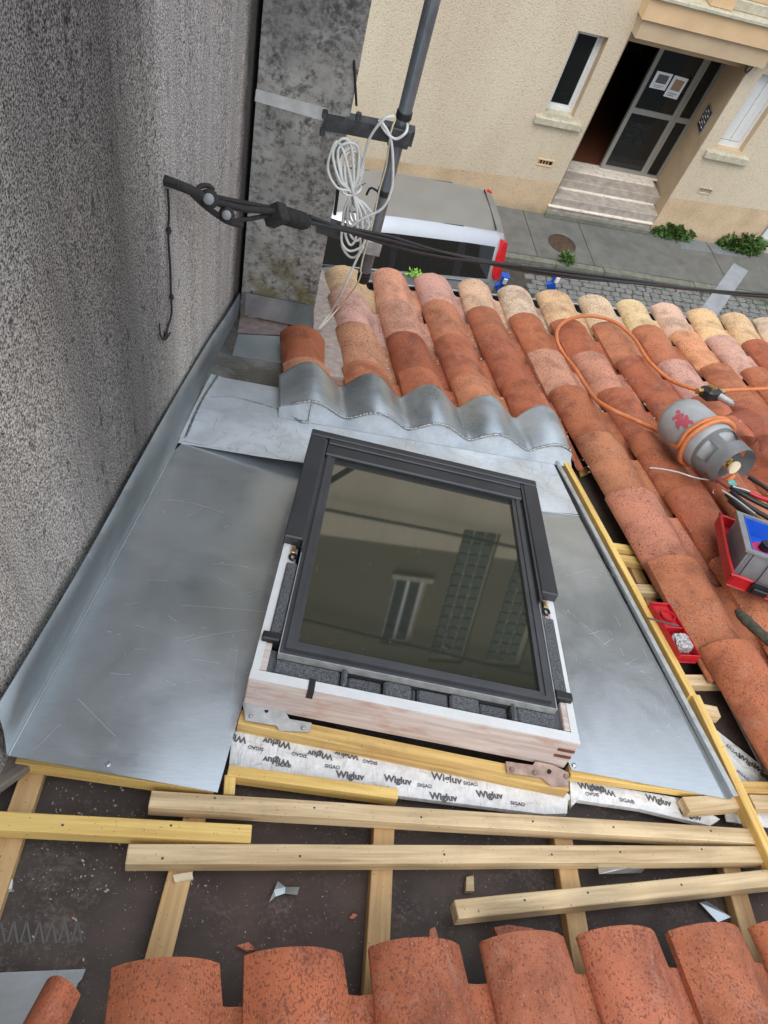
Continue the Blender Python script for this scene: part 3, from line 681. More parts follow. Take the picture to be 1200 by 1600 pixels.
def car_quads(sel):
    bm = bmesh.new(); vc = {}
    def vv(p):
        k = tuple(round(q, 4) for q in p)
        if k not in vc: vc[k] = bm.verts.new(k)
        return vc[k]
    for sgn in (-1, 1):
        for i in range(len(ST) - 1):
            A, B = ringpts(ST[i], sgn), ringpts(ST[i + 1], sgn)
            for j in range(8):
                if sel(i, j):
                    f = [vv(A[j]), vv(A[j + 1]), vv(B[j + 1]), vv(B[j])]
                    if len(set(f)) == 4: bm.faces.new(f if sgn < 0 else f[::-1])
    if sel(-1, 0):
        A, B = ringpts(ST[0], -1), ringpts(ST[0], 1)
        for j in range(3): bm.faces.new([vv(A[j]), vv(B[j]), vv(B[j + 1]), vv(A[j + 1])])
        A, B = ringpts(ST[-1], -1), ringpts(ST[-1], 1)
        for j in range(7): bm.faces.new([vv(A[j + 1]), vv(B[j + 1]), vv(B[j]), vv(A[j])])
    bmesh.ops.recalc_face_normals(bm, faces=bm.faces[:]); return bm
win = lambda i, j: j == 3 and i in (2, 4, 6, 7)
roofq = lambda i, j: j >= 6 and 0 <= i <= 7
obj('body', car_quads(lambda i, j: (i == -1) or (j <= 5 and not (j == 3 and 2 <= i <= 8))or (j >= 6 and i >= 9) ), M['car'], car, local=True, sharp=35)
obj('roof', car_quads(roofq), M['carroof'], car, local=True, sharp=35)
obj('windscreen', car_quads(lambda i, j: j >= 6 and i == 8), M['dglass'], car, local=True)
for i in (2, 4, 6, 7): split_obj('side_window', car_quads(lambda a, j, i=i: a == i and j == 3), M['dglass'], car, local=True)
split_obj('door_pillar', car_quads(lambda i, j: j == 3 and i in (3, 5, 8)), M['black'], car, local=True)
A, B = ringpts(ST[0], -1), ringpts(ST[0], 1)
bm = bmesh.new(); bm.faces.new([bm.verts.new(p) for p in (A[3], B[3], B[6], A[6])]); obj('rear_window', bm, M['dglass'], car, local=True)
for sgn in (-1, 1):
    bm = bmesh.new()
    P = [(-.02, .775, 1.12), (.07, .70, 1.12), (.066, .66, 1.3), (.045, .55, 1.59), (-.03, .575, 1.62), (-.06, .64, 1.45), (-.05, .76, 1.2)]
    a = [bm.verts.new((x + .012, sgn * (y + .02), z)) for x, y, z in P]; b = [bm.verts.new((x - .03, sgn * (y - .05), z)) for x, y, z in P]
    bm.faces.new(a); bm.faces.new(b[::-1])
    for k in range(7): bm.faces.new((a[k], a[(k + 1) % 7], b[(k + 1) % 7], b[k]))
    bmesh.ops.recalc_face_normals(bm, faces=bm.faces[:]); obj('tail_light', bm, M['lens'], car, local=True)
    for x in (-.75, -3.25):
        wh = obj('wheel', box(0, .001, 0, .001, 0, .001), M['tyre'], car, local=True) if False else None
        b2 = bmesh.new(); bm_lathe(b2, [(.19, -.1), (.29, -.1), (.31, -.06), (.31, .06), (.29, .1), (.19, .1)], 20)
        Mw = Matrix.Translation((x, sgn * .74, .31)) @ Matrix.Rotation(rad(90), 4, 'X')
        wo_ = obj('wheel', b2, M['tyre'], car, Mw, local=True)
        lathe('rim', [(.05, .105 * -1), (.19, -.08), (.19, .08), (.05, .105)], M['gal'], wo_, None, 16, local=True)
    for x in (-.85, -1.95): obj('door_handle', box(x - .1, x + .02, sgn * .845 - .02, sgn * .845 + .02, .93, .965, .008), M['chrome'], car, local=True)
    obj('window_trim', box(-2.6, -.1, min(sgn * .812, sgn * .826), max(sgn * .812, sgn * .83), 1.085, 1.1), M['chrome'], car, local=True)
    obj('wing_mirror', box(-2.75, -2.55, min(sgn * .85, sgn * 1.0), max(sgn * .85, sgn * 1.0), 1.0, 1.15, .03), M['car'], car, local=True)
    obj('roof_seam', box(-2.2, -.62, min(sgn * .474, sgn * .484), max(sgn * .474, sgn * .484), 1.66, 1.709), M['black'], car, local=True)
obj('bumper', box(-.02, .14, -.74, .74, .32, .62, .04), M['car'], car, local=True)
obj('roof_hatch_seam', box(-.135, -.125, -.44, .44, 1.66, 1.703), M['black'], car, local=True)
tube('aerial', [CM @ Vector((-2.1, 0, 1.7)), CM @ Vector((-1.95, 0, 1.82))], .006, M['black'], car, straight=True)
Lm = Matrix.Translation(CM @ Vector((-1.2, -.83, 1.12)))
b_ = bmesh.new()
for i in range(60):
    p = Vector((random.gauss(0, .07), random.gauss(0, .015), random.gauss(0, .035))); d = Vector(np.random.normal(0, 1, 3)).normalized(); e = d.orthogonal().normalized()
    b_.faces.new([b_.verts.new(p), b_.verts.new(p + d * .03 + e * .015), b_.verts.new(p + d * .06), b_.verts.new(p + d * .03 - e * .015)])
tag(obj('green_leaf_shapes', b_, M['lime'], None, Lm), 'bright lime green leaf shapes against the car side window', 'leaves')  # loose cluster of small green leaf shapes at the near side window

# ------------------------------------------------------------------ our house under the roof, party wall, pier
hw = thing('house_walls', 'pale wall of the near house under the tiled roof edge', 'house', (1, 3.3, 0))
ev0, ev1 = ruv(.25, 3.42, -.1), ruv(6.0, 4.5, -.1)
d_ = unit([ev1[0] - ev0[0], ev1[1] - ev0[1], 0]); n_ = np.array([-d_[1], d_[0], 0])
pts = [ev0, ev1, ev1 * [1, 1, 0], ev0 * [1, 1, 0]]
obj('front_wall', slab(pts, n_, .3), M['stucco'], hw)
q0, q1 = rxy(ev1[0], -1.2, -.12), rxy(ev1[0], ev1[1] - .3, -.12)
obj('side_wall', slab([q0, q1, q1 * [1, 1, 0], q0 * [1, 1, 0]], (1, 0, 0), .3), M['stucco'], hw)
yend = 2.27
def wy(y): return WALLP + np.array([-WALLN[1], WALLN[0], 0]) * (y - WALLP[1])
wl = slab([wy(-1.6), wy(3.0), wy(3.0) + [0, 0, 9.3], wy(-1.6) + [0, 0, 9.3]], WALLN, .35)
tag(obj('party_wall', wl, M['wall']), 'tall sooty grey roughcast wall on the left of the roof', 'wall')
pr = onpier(581, 0); prx = float((pr - PQ) @ PD)
p0 = PQ + PD * (-.014); p1 = PQ + PD * prx
def vv_(p, z): return np.array([p[0], p[1], z])
pb = slab([vv_(p0, 0), vv_(p1, 0), vv_(p1, 9.3), vv_(p0, 9.3)], -PN, .5)
tag(obj('concrete_pier', pb, M['pier']), 'lichen stained concrete pier rising behind the tiled roof', 'pier')

# ------------------------------------------------------------------ roof: underlay, rafters, battens
HM = -.066
rf = thing('tiled_roof', 'shallow roof of red clay tiles with its underlay and battens open', 'roof', FOOT)
mp = [rxy(-.5, -.6, HM), rxy(5.2, -.6, HM), rxy(5.2, 4.0, HM), rxy(.0, 3.05, HM), rxy(-.1, 2.2, HM), rxy(-.5, 2.2, HM)]
roofslab('underlay', mp, .02, M['membrane'], rf)
for a, b, wd in [((75 - 20, 1195), (-45, 1490), .042), ((308, 1262), (219, 1603), .042), ((601, 1285), (583, 1640), .042), ((879, 1300), (928, 1600), .042), ((1142, 1350), (1225, 1640), .042),
              ((985, 868), (1040, 985), .04)]:
    bar('rafter', rp(*a, h=-.038), rp(*b, h=-.038), wd, .027, M['rafter'], rf, wob=.001)
BT = -.008
for a, b, wd, m_ in [((945, 850), (1090, 872), .03, 'yellow2'), ((950, 868), (1100, 888), .028, 'yellow'), ((985, 918), (1140, 925), .036, 'pale'), ((1035, 1014), (1180, 1016), .036, 'pale'), ((1066, 1062), (1215, 1062), .036, 'pale'),
                    ((1088, 1105), (1124, 1112), .034, 'pale')]:
    bar('batten', rp(*a, h=BT), rp(*b, h=BT), wd, .028, M[m_], rf, wob=.001)
bar('support_batten', rp(28, 1180, -.006), rp(336, 1226, -.006), .03, .03, M['yellow2'], rf)
bar('old_board', rp(-60, 1250, -.01), rp(35, 1182, -.01), .05, .02, M['oldwood'], rf)
bar('support_batten', rp(374, 1119, -.01), rp(888, 1224, -.01), .036, .045, M['yellow'], rf, wob=.001)
bar('support_batten', rp(356, 1203, -.018), rp(622, 1240, -.018), .024, .03, M['yellow2'], rf, wob=.001)
bar('batten_end', rp(360, 1210, -.022), rp(358, 1241, -.022), .022, .03, M['yellow2'], rf)
bar('support_batten', rp(890, 1203, -.006), rp(1095, 1232, -.006), .03, .02, M['yellow2'], rf)
bar('support_batten', rp(650, 1203, -.045), rp(890, 1250, -.045), .02, .02, M['pale'], rf)
# taped strips
def tape(px, h, t=.012):
    return roofslab('tape', [rp(*q, h=h) for q in px], t, M['tape'], rf)
t1 = tape([(364, 1128), (640, 1180), (888, 1240), (886, 1271), (850, 1272), (620, 1243), (358, 1197)], -.04)
t2 = tape([(640, 1196), (652, 1192), (892, 1242), (890, 1250)], -.039, .004)
t3 = tape([(890, 1218), (1075, 1249), (1125, 1280), (1110, 1290), (1000, 1264), (903, 1250), (893, 1260)], -.035)
t4 = tape([(1125, 1075), (1142, 1072), (1225, 1222), (1212, 1245), (1180, 1180)], -.05, .003)
t5 = tape([(1116, 1138), (1210, 1212), (1230, 1290), (1170, 1235), (1128, 1185)], -.045, .003)
t6 = tape([(1130, 1262), (1250, 1245), (1250, 1300), (1135, 1283)], -.043, .003)
def prints(parent, items, h):
    bm = bmesh.new()
    for s, a, b, sz, bold in items:
        p, q = rp(*a, h=h), rp(*b, h=h); add_text(bm, s, p, q - p, NW, sz, bold)
    bm, Mx = centred(bm); obj('printing', bm, M['print'], parent, Mx)
W, G = 'Wigluv', 'SIGA®'

prints(t1, [(W, (525, 1214), (625, 1226), .021, .045), (W, (600, 1220), (700, 1236), .021, .045), (W, (672, 1248), (770, 1258), .021, .045), (W, (745, 1245), (850, 1254), .021, .045), (W, (674, 1217), (760, 1233), .024, .03),
            (G, (507, 1199), (600, 1214), .0115, .03), (G, (430, 1197), (520, 1208), .0115, .03), (G, (585, 1232), (650, 1240), .0115, .03), (G, (652, 1229), (740, 1241), .0115, .03), (G, (724, 1226), (800, 1236), .0115, .03), (G, (798, 1257), (860, 1266), .0115, .03),
            (W, (455, 1162), (400, 1150), .021, .045), (W, (454, 1189), (400, 1180), .020, .045), (W, (386, 1153), (350, 1146), .021, .045), (W, (520, 1180), (490, 1174), .019, .045), (G, (412, 1169), (380, 1163), .0115, .03), (G, (590, 1191), (550, 1183), .0115, .03), (W, (560, 1180), (520, 1172), .018, .045), (G, (480, 1180), (450, 1173), .0115, .03)], -.04)
prints(t3, [(W, (1010, 1250), (1060, 1263), .021, .045), (W, (960, 1237), (930, 1230), .019, .045), (G, (935, 1240), (900, 1236), .0115, .03), (W, (1062, 1272), (1100, 1284), .018, .045), (W, (905, 1232), (950, 1236), .02, .045), (G, (968, 1252), (1000, 1258), .013, .02)], -.035)
prints(t4, [(W, (1132, 1078), (1170, 1140), .022, .045), (G, (1150, 1112), (1190, 1178), .016, .02), (G, (1182, 1158), (1200, 1190), .016, .02), (W, (1190, 1168), (1220, 1230), .026, .03)], -.05)
prints(t5, [(W, (1152, 1182), (1185, 1205), .021, .045), (G, (1133, 1165), (1160, 1190), .016, .02), (W, (1175, 1196), (1220, 1240), .021, .045), (G, (1150, 1205), (1180, 1230), .0115, .03)], -.045)
prints(t6, [(W, (1240, 1262), (1160, 1276), .021, .045), (G, (1150, 1270), (1185, 1266), .0115, .03)], -.043)
# faint zigzag print on the underlay
bm = bmesh.new()
for i in range(7):
    a, b, c = rp(-8 + i * 20, 1472, HM), rp(2 + i * 20, 1440, HM), rp(8 + i * 20, 1474, HM)
    for p, q in ((a, b), (b, c)):
        dx = unit(q - p); sy = unit(np.cross(NW, dx)) * .0016; L_ = NW * .0008
        bm.faces.new([bm.verts.new(k + L_) for k in (p - sy, q - sy, q + sy, p + sy)])
bm, Mx = centred(bm); obj('underlay_print', bm, M['fprint'], rf, Mx)

# ------------------------------------------------------------------ clay tiles
TW, TL_ = .262, .43
def prof(n=15, amp=.064, hw=.2):
    P = []
    for i in range(10):                                    # hump
        t = i / 9; x = hw * t; z = amp * (.3, .64, .85, .96, 1., .985, .92, .78, .54, .2)[i]; continue_ = amp * max(0, 1 - abs(2 * t - 1) ** 2.6) ** (.5 if t < .5 else .75)
        P.append((x, z))
    P += [(hw + .01, .004), (hw + .022, -.003), (hw + .036, -.006), (TW - .008, -.003), (TW, .004)]
    return P
def tile_mesh(k, amp=.066, L=TL_):
    rnd = random.Random(k); P = prof(amp=amp + rnd.uniform(-.003, .003)); bm = bmesh.new(); th = .0155
    ny = 5; top, bot = [], []
    N = len(P)
    for i, (x, z) in enumerate(P):
        e = 0. if x < .201 else .055
        hump = i <= 9
        a = P[max(0, i - 1)]; b = P[min(N - 1, i + 1)]; nx_, nz_ = -(b[1] - a[1]), b[0] - a[0]; l = math.hypot(nx_, nz_); nx_, nz_ = nx_ / l, nz_ / l
        if i == 0: nx_, nz_ = -.05, .0
        ct, cb = [], []
        for j in range(ny + 1):
            y = e + (L - e) * j / ny; t = y / L
            cx = .1; k_ = 1 - .11 * t
            xx = cx + (x - cx) * (k_ if hump else 1.) if x < TW else x
            zz = z * (1 - .1 * t) - .036 * t + .0015 * rnd.uniform(-1, 1)
            if j == 0: zz -= .002
            ct.append(bm.verts.new((xx, y, zz))); cb.append(bm.verts.new((xx - nx_ * th, y, zz - nz_ * th if i else -.004 - .02 * t)))
        top.append(ct); bot.append(cb)
    for i in range(N - 1):
        for j in range(ny):
            bm.faces.new((top[i][j], top[i + 1][j], top[i + 1][j + 1], top[i][j + 1])); bm.faces.new((bot[i][j], bot[i][j + 1], bot[i + 1][j + 1], bot[i + 1][j]))
        bm.faces.new((top[i][0], bot[i][0], bot[i + 1][0], top[i + 1][0])); bm.faces.new((top[i][ny], top[i + 1][ny], bot[i + 1][ny], bot[i][ny]))
    for j in range(ny):
        bm.faces.new((top[0][j], top[0][j + 1], bot[0][j + 1], bot[0][j])); bm.faces.new((top[-1][j], bot[-1][j], bot[-1][j + 1], top[-1][j + 1]))
    bmesh.ops.recalc_face_normals(bm, faces=bm.faces[:])
    me = bpy.data.meshes.new('roof_tile'); bm.to_mesh(me); bm.free(); me.materials.append(M['tile'])
    me.polygons.foreach_set('use_smooth', [True] * len(me.polygons)); me.set_sharp_from_angle(angle=rad(48))
    return me
TM = [tile_mesh(k) for k in range(5)]
REDS = [(.45, .145, .066), (.41, .125, .056), (.48, .168, .08), (.38, .115, .056), (.51, .2, .1), (.43, .138, .068)]
SAND = [(.66, .45, .25), (.66, .43, .24), (.66, .48, .32), (.62, .4, .27), (.7, .5, .3)]
PINK = [(.6, .33, .25), (.58, .34, .26)]
def put_tile(u, v, h, ang, sx, col, sy=1., sz=1., me=None):
    o = bpy.data.objects.new('roof_tile', me or random.choice(TM)); C.objects.link(o); o.parent = rf
    j = lambda a: random.uniform(-a, a)
    F = frame(ruv(u, v, h) - FOOT, U, -V, NW) @ Matrix.Rotation(ang + j(.012), 4, 'Z') @ Matrix.Rotation(j(.006), 4, 'X') @ Matrix.Diagonal((sx, sy, sz, 1))
    o.matrix_basis = F; f_ = random.uniform(.9, 1.08); o.color = tuple(c * f_ * random.uniform(.985, 1.015) for c in col) + (1,)
    return o
cols = {  # column: [(u, v) of the left corner of each tile's lower end, from the eave up]
 -4: [(.466, 3.46), (.462, 3.17), (.471, 2.83), (.469, 2.48)],
 -3: [(.722, 3.57), (.702, 3.16), (.696, 2.82), (.698, 2.50)],
 -2: [(.952, 3.60), (.934, 3.25), (.925, 2.87), (.926, 2.52)],
 -1: [(1.212, 3.66), (1.173, 3.28), (1.157, 2.90), (1.157, 2.54)],
  0: [(1.447, 3.67), (1.409, 3.30), (1.384, 2.895), (1.384, 2.547), (1.376, 2.184), (1.36, 1.83), (1.359, 1.487), (1.372, 1.144), (1.385, .80), (1.39, .45)],
  1: [(1.701, 3.73), (1.651, 3.33), (1.643, 2.957), (1.642, 2.61), (1.631, 2.244), (1.627, 1.885), (1.62, 1.53), (1.61, 1.18), (1.61, .83), (1.61, .48)],
  2: [(1.99, 3.80), (1.926, 3.408), (1.895, 2.988), (1.889, 2.629), (1.885, 2.27), (1.88, 1.91), (1.87, 1.56), (1.86, 1.2)],
  3: [(2.265, 3.85), (2.206, 3.472), (2.166, 3.05), (2.15, 2.69), (2.14, 2.33), (2.135, 1.97), (2.13, 1.61)],
  4: [(2.522, 3.90), (2.467, 3.501), (2.435, 3.088), (2.42, 2.73), (2.40, 2.37), (2.39, 2.01)],
  5: [(2.804, 3.94), (2.727, 3.54), (2.724, 3.145), (2.69, 2.78), (2.67, 2.42)],
  6: [(3.082, 3.99), (3.0, 3.58), (2.98, 3.2), (2.96, 2.84), (2.94, 2.48)]}
for k in (7, 8, 9): cols[k] = [(3.082 + .275 * (k - 6), 3.99 + .05 * (k - 6))] + [(2.99 + .265 * (k - 6), 3.58 + .05 * (k - 6) - .37 * r_) for r_ in range(4)]
special = {(-4, 0): SAND[0], (-4, 1): (.66, .38, .3), (-3, 0): (.62, .3, .18), (-3, 1): (.58, .3, .19), (-2, 0): PINK[0], (-1, 0): (.66, .42, .27), (0, 0): (.64, .47, .33), (1, 0): (.72, .47, .26), (2, 0): (.7, .52, .33), (3, 0): (.72, .52, .28), (4, 0): (.66, .42, .3), (5, 0): (.76, .5, .26), (6, 0): (.75, .52, .28),
           (7, 0): (.68, .5, .35), (3, 2): PINK[0], (5, 1): PINK[1], (4, 1): (.6, .28, .14), (1, 2): (.54, .24, .15), (0, 2): (.58, .28, .18), (-4, 2): (.55, .27, .15), (0, 5): (.5, .2, .12)}
HT = .026
for k, L in cols.items():
    for r_, (u, v) in enumerate(L):
        nxt = cols.get(k + 1); pitch = .26
        if nxt and r_ < len(nxt): pitch = nxt[r_][0] - u
        elif k == -1: pitch = .228
        sx = max(.86, min(1.12, (pitch + .012) / TW)); ang = 0.
        if r_ == 0 and len(L) > 1: ang = -math.atan2(u - L[1][0], v - L[1][1]) * .8
        sy_ = (.62 if k < 0 and r_ == 3 else 1.)
        put_tile(u, v, HT, -ang * 1. if False else -math.atan2(u - L[min(1, r_)][0], .36) * 0 + (math.atan2((L[0][0] - L[1][0]), .38) * (1 if r_ == 0 else .35 if r_ == 1 else 0)), sx, special.get((k, r_), random.choice(REDS)), sy=sy_, sz=1.0)
# short left-hand column by the zinc valley
put_tile(.232, 2.70, HT, 0, .92, REDS[1]); put_tile(.238, 2.43, HT, 0, .92, (.56, .25, .14), sy=.5)
# row nearest the viewer
for u, v, c in [(-.06, .405, REDS[1]), (.135, .412, REDS[1]), (.338, .416, REDS[3]), (.535, .415, (.43, .145, .075)), (.722, .418, (.44, .145, .078)), (.905, .416, (.4, .13, .065)), (1.09, .418, REDS[0])]:
    put_tile(u, v + .022, HT + .012, random.uniform(-.01, .03), .79, c, sz=.72); put_tile(u, v - .3, HT + .012, 0, .79, random.choice(REDS), sz=.72)
q_ = uvof(rp(72, 1524, .06)); put_tile(q_[0], q_[1], HT, .38, .27, REDS[1], sz=.8)
# the S-shaped tile end showing beside the apron and mortar along the pier
put_tile(1.275, 2.50, .012, 0, .42, (.48, .15, .08), sz=.7)
roofslab('mortar_fillet', [rp(*q, h=.035) for q in [(499, 418), (513, 430), (540, 590), (500, 585), (488, 500)]], .09, M['mortar'], rf)
# gutter
gl = [ruv(.42, 3.48, -.06), ruv(1.2, 3.65, -.06), ruv(2., 3.81, -.06), ruv(3.1, 4.01, -.06), ruv(4.6, 4.25, -.06)]
gt = thing('eave_gutter', 'grey metal gutter running just below the tile ends', 'gutter', gl[0])
bm = bmesh.new()
gd = unit(gl[-1] - gl[0]); gy = unit(np.cross([0, 0, 1], gd))
rr = []
for i in range(9):
    a = math.pi + math.pi * i / 8; rr.append((math.cos(a) * .06, math.sin(a) * .06))
for P_ in gl:
    pass
rows = [[bm.verts.new(P_ + gy * (a + .03) + np.array([0, 0, b])) for a, b in rr] for P_ in gl]
for A_, B_ in zip(rows, rows[1:]):
    for i in range(8): bm.faces.new((A_[i], A_[i + 1], B_[i + 1], B_[i]))
bmesh.ops.solidify(bm, geom=bm.faces[:], thickness=.002)
obj('trough', bm, M['darksteel'], gt, smooth=True)
tube('rim', [P_ + gy * .09 + np.array([0, 0, .002]) for P_ in gl], .007, M['gal'], gt)

# ------------------------------------------------------------------ zinc flashing
zf = thing('zinc_flashing', 'new grey zinc sheeting round the skylight, folded up the wall', 'flashing', rp(300, 900))
_a, _b, _c = rp(10, 1180, .034), rp(270, 706, .005), rp(340, 1238, -.001)      # the left sheet is lifted a little towards the wall
LN = unit(np.cross(_c - _a, _b - _a)); LN = LN if LN @ NW > 0 else -LN
def lp(px, py, h=0.): r = ray(px, py); return CAM + r * (((_a - CAM) @ LN + h) / (r @ LN))
LC = lp(250, 950); LF = frame(LC, unit(U - (U @ LN) * LN), np.cross(LN, unit(U - (U @ LN) * LN)), LN)
obj('left_sheet', in_frame(slab([lp(*q) for q in [(10, 1180), (340, 1238), (372, 1123), (505, 712), (460, 706), (285, 692), (270, 706)]], LN, .0015), LF), M['zinc'], zf, LF)
roofslab('right_sheet', [rp(*q) for q in [(790, 760), (880, 770), (901, 800), (1141, 1249), (893, 1203), (860, 1120)]], .0015, M['zinc'], zf)
roofslab('upper_sheet', [rp(*q, h=.0035) for q in [(277, 691), (304, 634), (330, 584), (350, 590), (436, 606), (868, 648), (856, 706), (903, 803), (830, 797), (660, 760), (482, 724), (400, 712)]], .0015, M['zinc2'], zf)
roofslab('valley_sheet', [rp(*q, h=.002) for q in [(260, 714), (283, 660), (314, 590), (362, 484), (500, 512), (520, 560), (440, 606), (345, 592)]], .0015, M['zincold'], zf)
roofslab('valley_patch', [rp(*q, h=.0055) for q in [(371, 520), (376, 492), (450, 506), (446, 524)]], .0012, plain('pinkish_dusty_zinc', (.4, .3, .27), .5, .5, .3, 25), zf)
roofslab('valley_patch', [rp(*q, h=.005) for q in [(363, 555), (372, 522), (446, 526), (442, 568)]], .0012, M['zincup'], zf)
def scratches(nm, lines, h, par, wd=.0005, lp_=False):
    bm = bmesh.new()
    for P_ in lines:
        Q = smooth_path([(lp if lp_ else rp)(*q, h=h) for q in P_], 4)
        for a, b in zip(Q, Q[1:]):
            if (b - a).length < 1e-5: continue
            sy = (b - a).normalized().cross(Vector(NW)) * wd / 2
            bm.faces.new([bm.verts.new(k) for k in (a - sy, b - sy, b + sy, a + sy)])
    bm, Mx = centred(bm); return tag(obj(nm, bm, M['scratch'], par, Mx), kind='stuff')
random.seed(11); sl_ = [[(285, 946), (350, 950), (432, 958)], [(330, 880), (380, 885), (425, 897)], [(288, 1002), (330, 992), (385, 984)], [(230, 906), (262, 907)], [(371, 1010), (360, 1100), (346, 1205)], [(250, 780), (300, 786), (350, 801)], [(300, 1030), (345, 1036)], [(120, 1090), (180, 1150)], [(95, 1130), (60, 1165), (45, 1172)]]
for i in range(34):
    x, y = random.uniform(150, 400), random.uniform(760, 1120)
    if x < 270 - (y - 705) * .53 + 30 or x > 455 - (y - 760) * .2: continue
    a = random.gauss(.12, .5); l = random.uniform(4, 30); sl_.append([(x, y), (x + l * .5 * math.cos(a), y + l * .5 * math.sin(a) + random.uniform(-1, 1)), (x + l * math.cos(a), y + l * math.sin(a))])
scratches('scratches', sl_, .0004, zf, lp_=True)
sl_ = [[(870, 830), (920, 862), (962, 905)], [(885, 900), (930, 890), (975, 905)], [(895, 960), (950, 1010)]]
for i in range(34):
    y = random.uniform(820, 1180); x = random.uniform(860 + (y - 820) * .08, 895 + (y - 800) * .55); a = random.choice([.6, -.3, 1.2]) + random.gauss(0, .25); l = random.uniform(4, 26)
    sl_.append([(x, y), (x + l * .5 * math.cos(a), y + l * .5 * math.sin(a) + random.uniform(-1, 1)), (x + l * math.cos(a), y + l * math.sin(a))])
scratches('scratches', sl_, .0004, zf)
sl_ = []
for i in range(70):
    x = random.uniform(330, 860); y = 640 + (x - 330) * .13 + random.uniform(0, 60)
    if 470 < x < 835 and y > 682 + (x - 485) * .23: continue
    a = random.uniform(0, 3); l = random.uniform(3, 12); sl_.append([(x, y), (x + l * .5 * math.cos(a) + 1, y + l * .5 * math.sin(a)), (x + l * math.cos(a), y + l * math.sin(a))])
scratches('scratches', sl_, .0042, zf, .001).data.materials[0] = M['scuff']
# upstand along the wall
up = [lp(11, 1181, .001), lp(269, 706, .001)] + [onwall(*q, off=.006) for q in [(345, 556), (377, 490)]]; ut = [onwall(*q, off=.012) for q in [(-8, 1104), (190, 765), (330, 525), (373, 456)]]
bm = bmesh.new(); n = 24; rows = []
for i in range(n + 1):
    t = i / n; k = min(2, int(t * 3)); f = t * 3 - k
    a = up[k] * (1 - f) + up[k + 1] * f; b = ut[k] * (1 - f) + ut[k + 1] * f
    b = b + WALLN * (.004 * math.sin(t * 9) + .003)
    m_ = (a + b) / 2 + WALLN * .003
    rows.append([bm.verts.new(p) for p in (a, m_, b)])
for A_, B_ in zip(rows, rows[1:]):
    for j in range(2): bm.faces.new((A_[j], A_[j + 1], B_[j + 1], B_[j]))
bmesh.ops.solidify(bm, geom=bm.faces[:], thickness=.0015)
bm, Mx = centred(bm); obj('wall_upstand', bm, M['zincup'], zf, Mx, smooth=True)
tube('fold_line', [p + WALLN * .002 + NW * .001 for p in up], .0022, M['zinc'], zf, k=3)
# pier flashing
pf = [onpier(378, 491, .006), onpier(491, 515, .006), onpier(490, 479, .012), onpier(380, 457, .012)]
obj('pier_upstand', slab(pf, -PN, .002), M['lead'], zf)
tube('seam', [onpier(383, 458, .014), onpier(382, 475, .013), onpier(381, 490, .012)], .004, M['solder'], zf, k=2)
# solder seams on the wall side and overlap lines
def bead(name, P, r, par=zf, m_='solder'):
    bm = bmesh.new(); Q = smooth_path(P, 14); Q = [q + Vector(NW) * random.uniform(0, .0012) for q in Q]
    bm_tube(bm, Q, [r * random.uniform(.7, 1.35) for _ in Q], 6); bm, Mx = centred(bm); obj(name, bm, M[m_], par, Mx, smooth=True)
bead('solder_bead', [rp(*q, h=.004) for q in [(290, 684), (304, 650), (320, 618), (340, 588)]], .004)
bead('solder_bead', [rp(*q, h=.005) for q in [(330, 620), (370, 622), (410, 632), (440, 640)]], .002)
bead('overlap_edge', [rp(*q, h=.005) for q in [(287, 690), (400, 712), (482, 724)]], .0012, m_='zincup')
bead('overlap_edge', [rp(*q, h=.005) for q in [(838, 798), (905, 806)]], .0015, m_='zincup')
# right-hand edge turned up against the batten
e0, e1 = rp(856, 706), rp(1141, 1249); ed = unit(e1 - e0); es = unit(np.cross(NW, ed)); es = es if es @ U < 0 else -es
obj('edge_upstand', in_frame(slab([e0 - es * .001, e1 - es * .001, e1 - es * .001 + NW * .014, e0 - es * .001 + NW * .014], -es, .0015), frame(e0, ed, es, NW)), M['zinc'], zf, frame(e0, ed, es, NW))
obj('edge_hem', slab([e0 + NW * .0145 - es * .001, e1 + NW * .0145 - es * .001, e1 + NW * .0155 - es * .013, e0 + NW * .0155 - es * .013], NW, .0015), M['gal'], zf)
for q in [(169, 1194), (897, 1196)]:
    lathe('screw_head', [(.0, .004), (.004, .0035), (.006, .001), (.0065, .0)], M['chrome'], zf, frame(lp(*q) if q[0] < 600 else rp(*q, h=.0005), U, -V, NW), 12, caps=False)
# corrugated apron moulded over the tile ends
bm = bmesh.new(); pp = prof()
ucol = [.232, .469, .698, .926, 1.157, 1.384]
def cor_z(u):
    for k in range(5):
        if ucol[k] <= u < ucol[k + 1] + 1e-6 or (k == 0 and u < ucol[0]) or (k == 4 and u >= ucol[5]):
            t = (u - ucol[k]) / (ucol[k + 1] - ucol[k]); break
    t = min(max(t, -.1), 1.)
    hump = .5 - .5 * math.cos(2 * math.pi * (t + .06)) if -.06 <= t <= .94 else 0
    return HT - .002 + .004 + .07 * max(0, hump) ** .72
NU = 110; rows = []; front = []
u0, u1 = .222, 1.315
for i in range(NU + 1):
    u = u0 + (u1 - u0) * i / NU; z = cor_z(u) + .003; tt = (u - u0) / (u1 - u0)
    vf = 2.15 - .075 * tt; vb = 2.36 - .07 * tt + .012 * math.sin(u * 27)
    zf_ = .01 + (z - .01) * .62; z2 = z; z = zf_
    col_ = [bm.verts.new(ruv(u, vb, z2 + .004)), bm.verts.new(ruv(u, vb - .01, z2 + .003)), bm.verts.new(ruv(u, (vf + vb) / 2, (z + z2) / 2 + .002)), bm.verts.new(ruv(u, vf + .012, z - .001)), bm.verts.new(ruv(u, vf, z - .006))]
    rows.append(col_); front.append((u, vf, z))
for A_, B_ in zip(rows, rows[1:]):
    for j in range(4): bm.faces.new((A_[j], A_[j + 1], B_[j + 1], B_[j]))
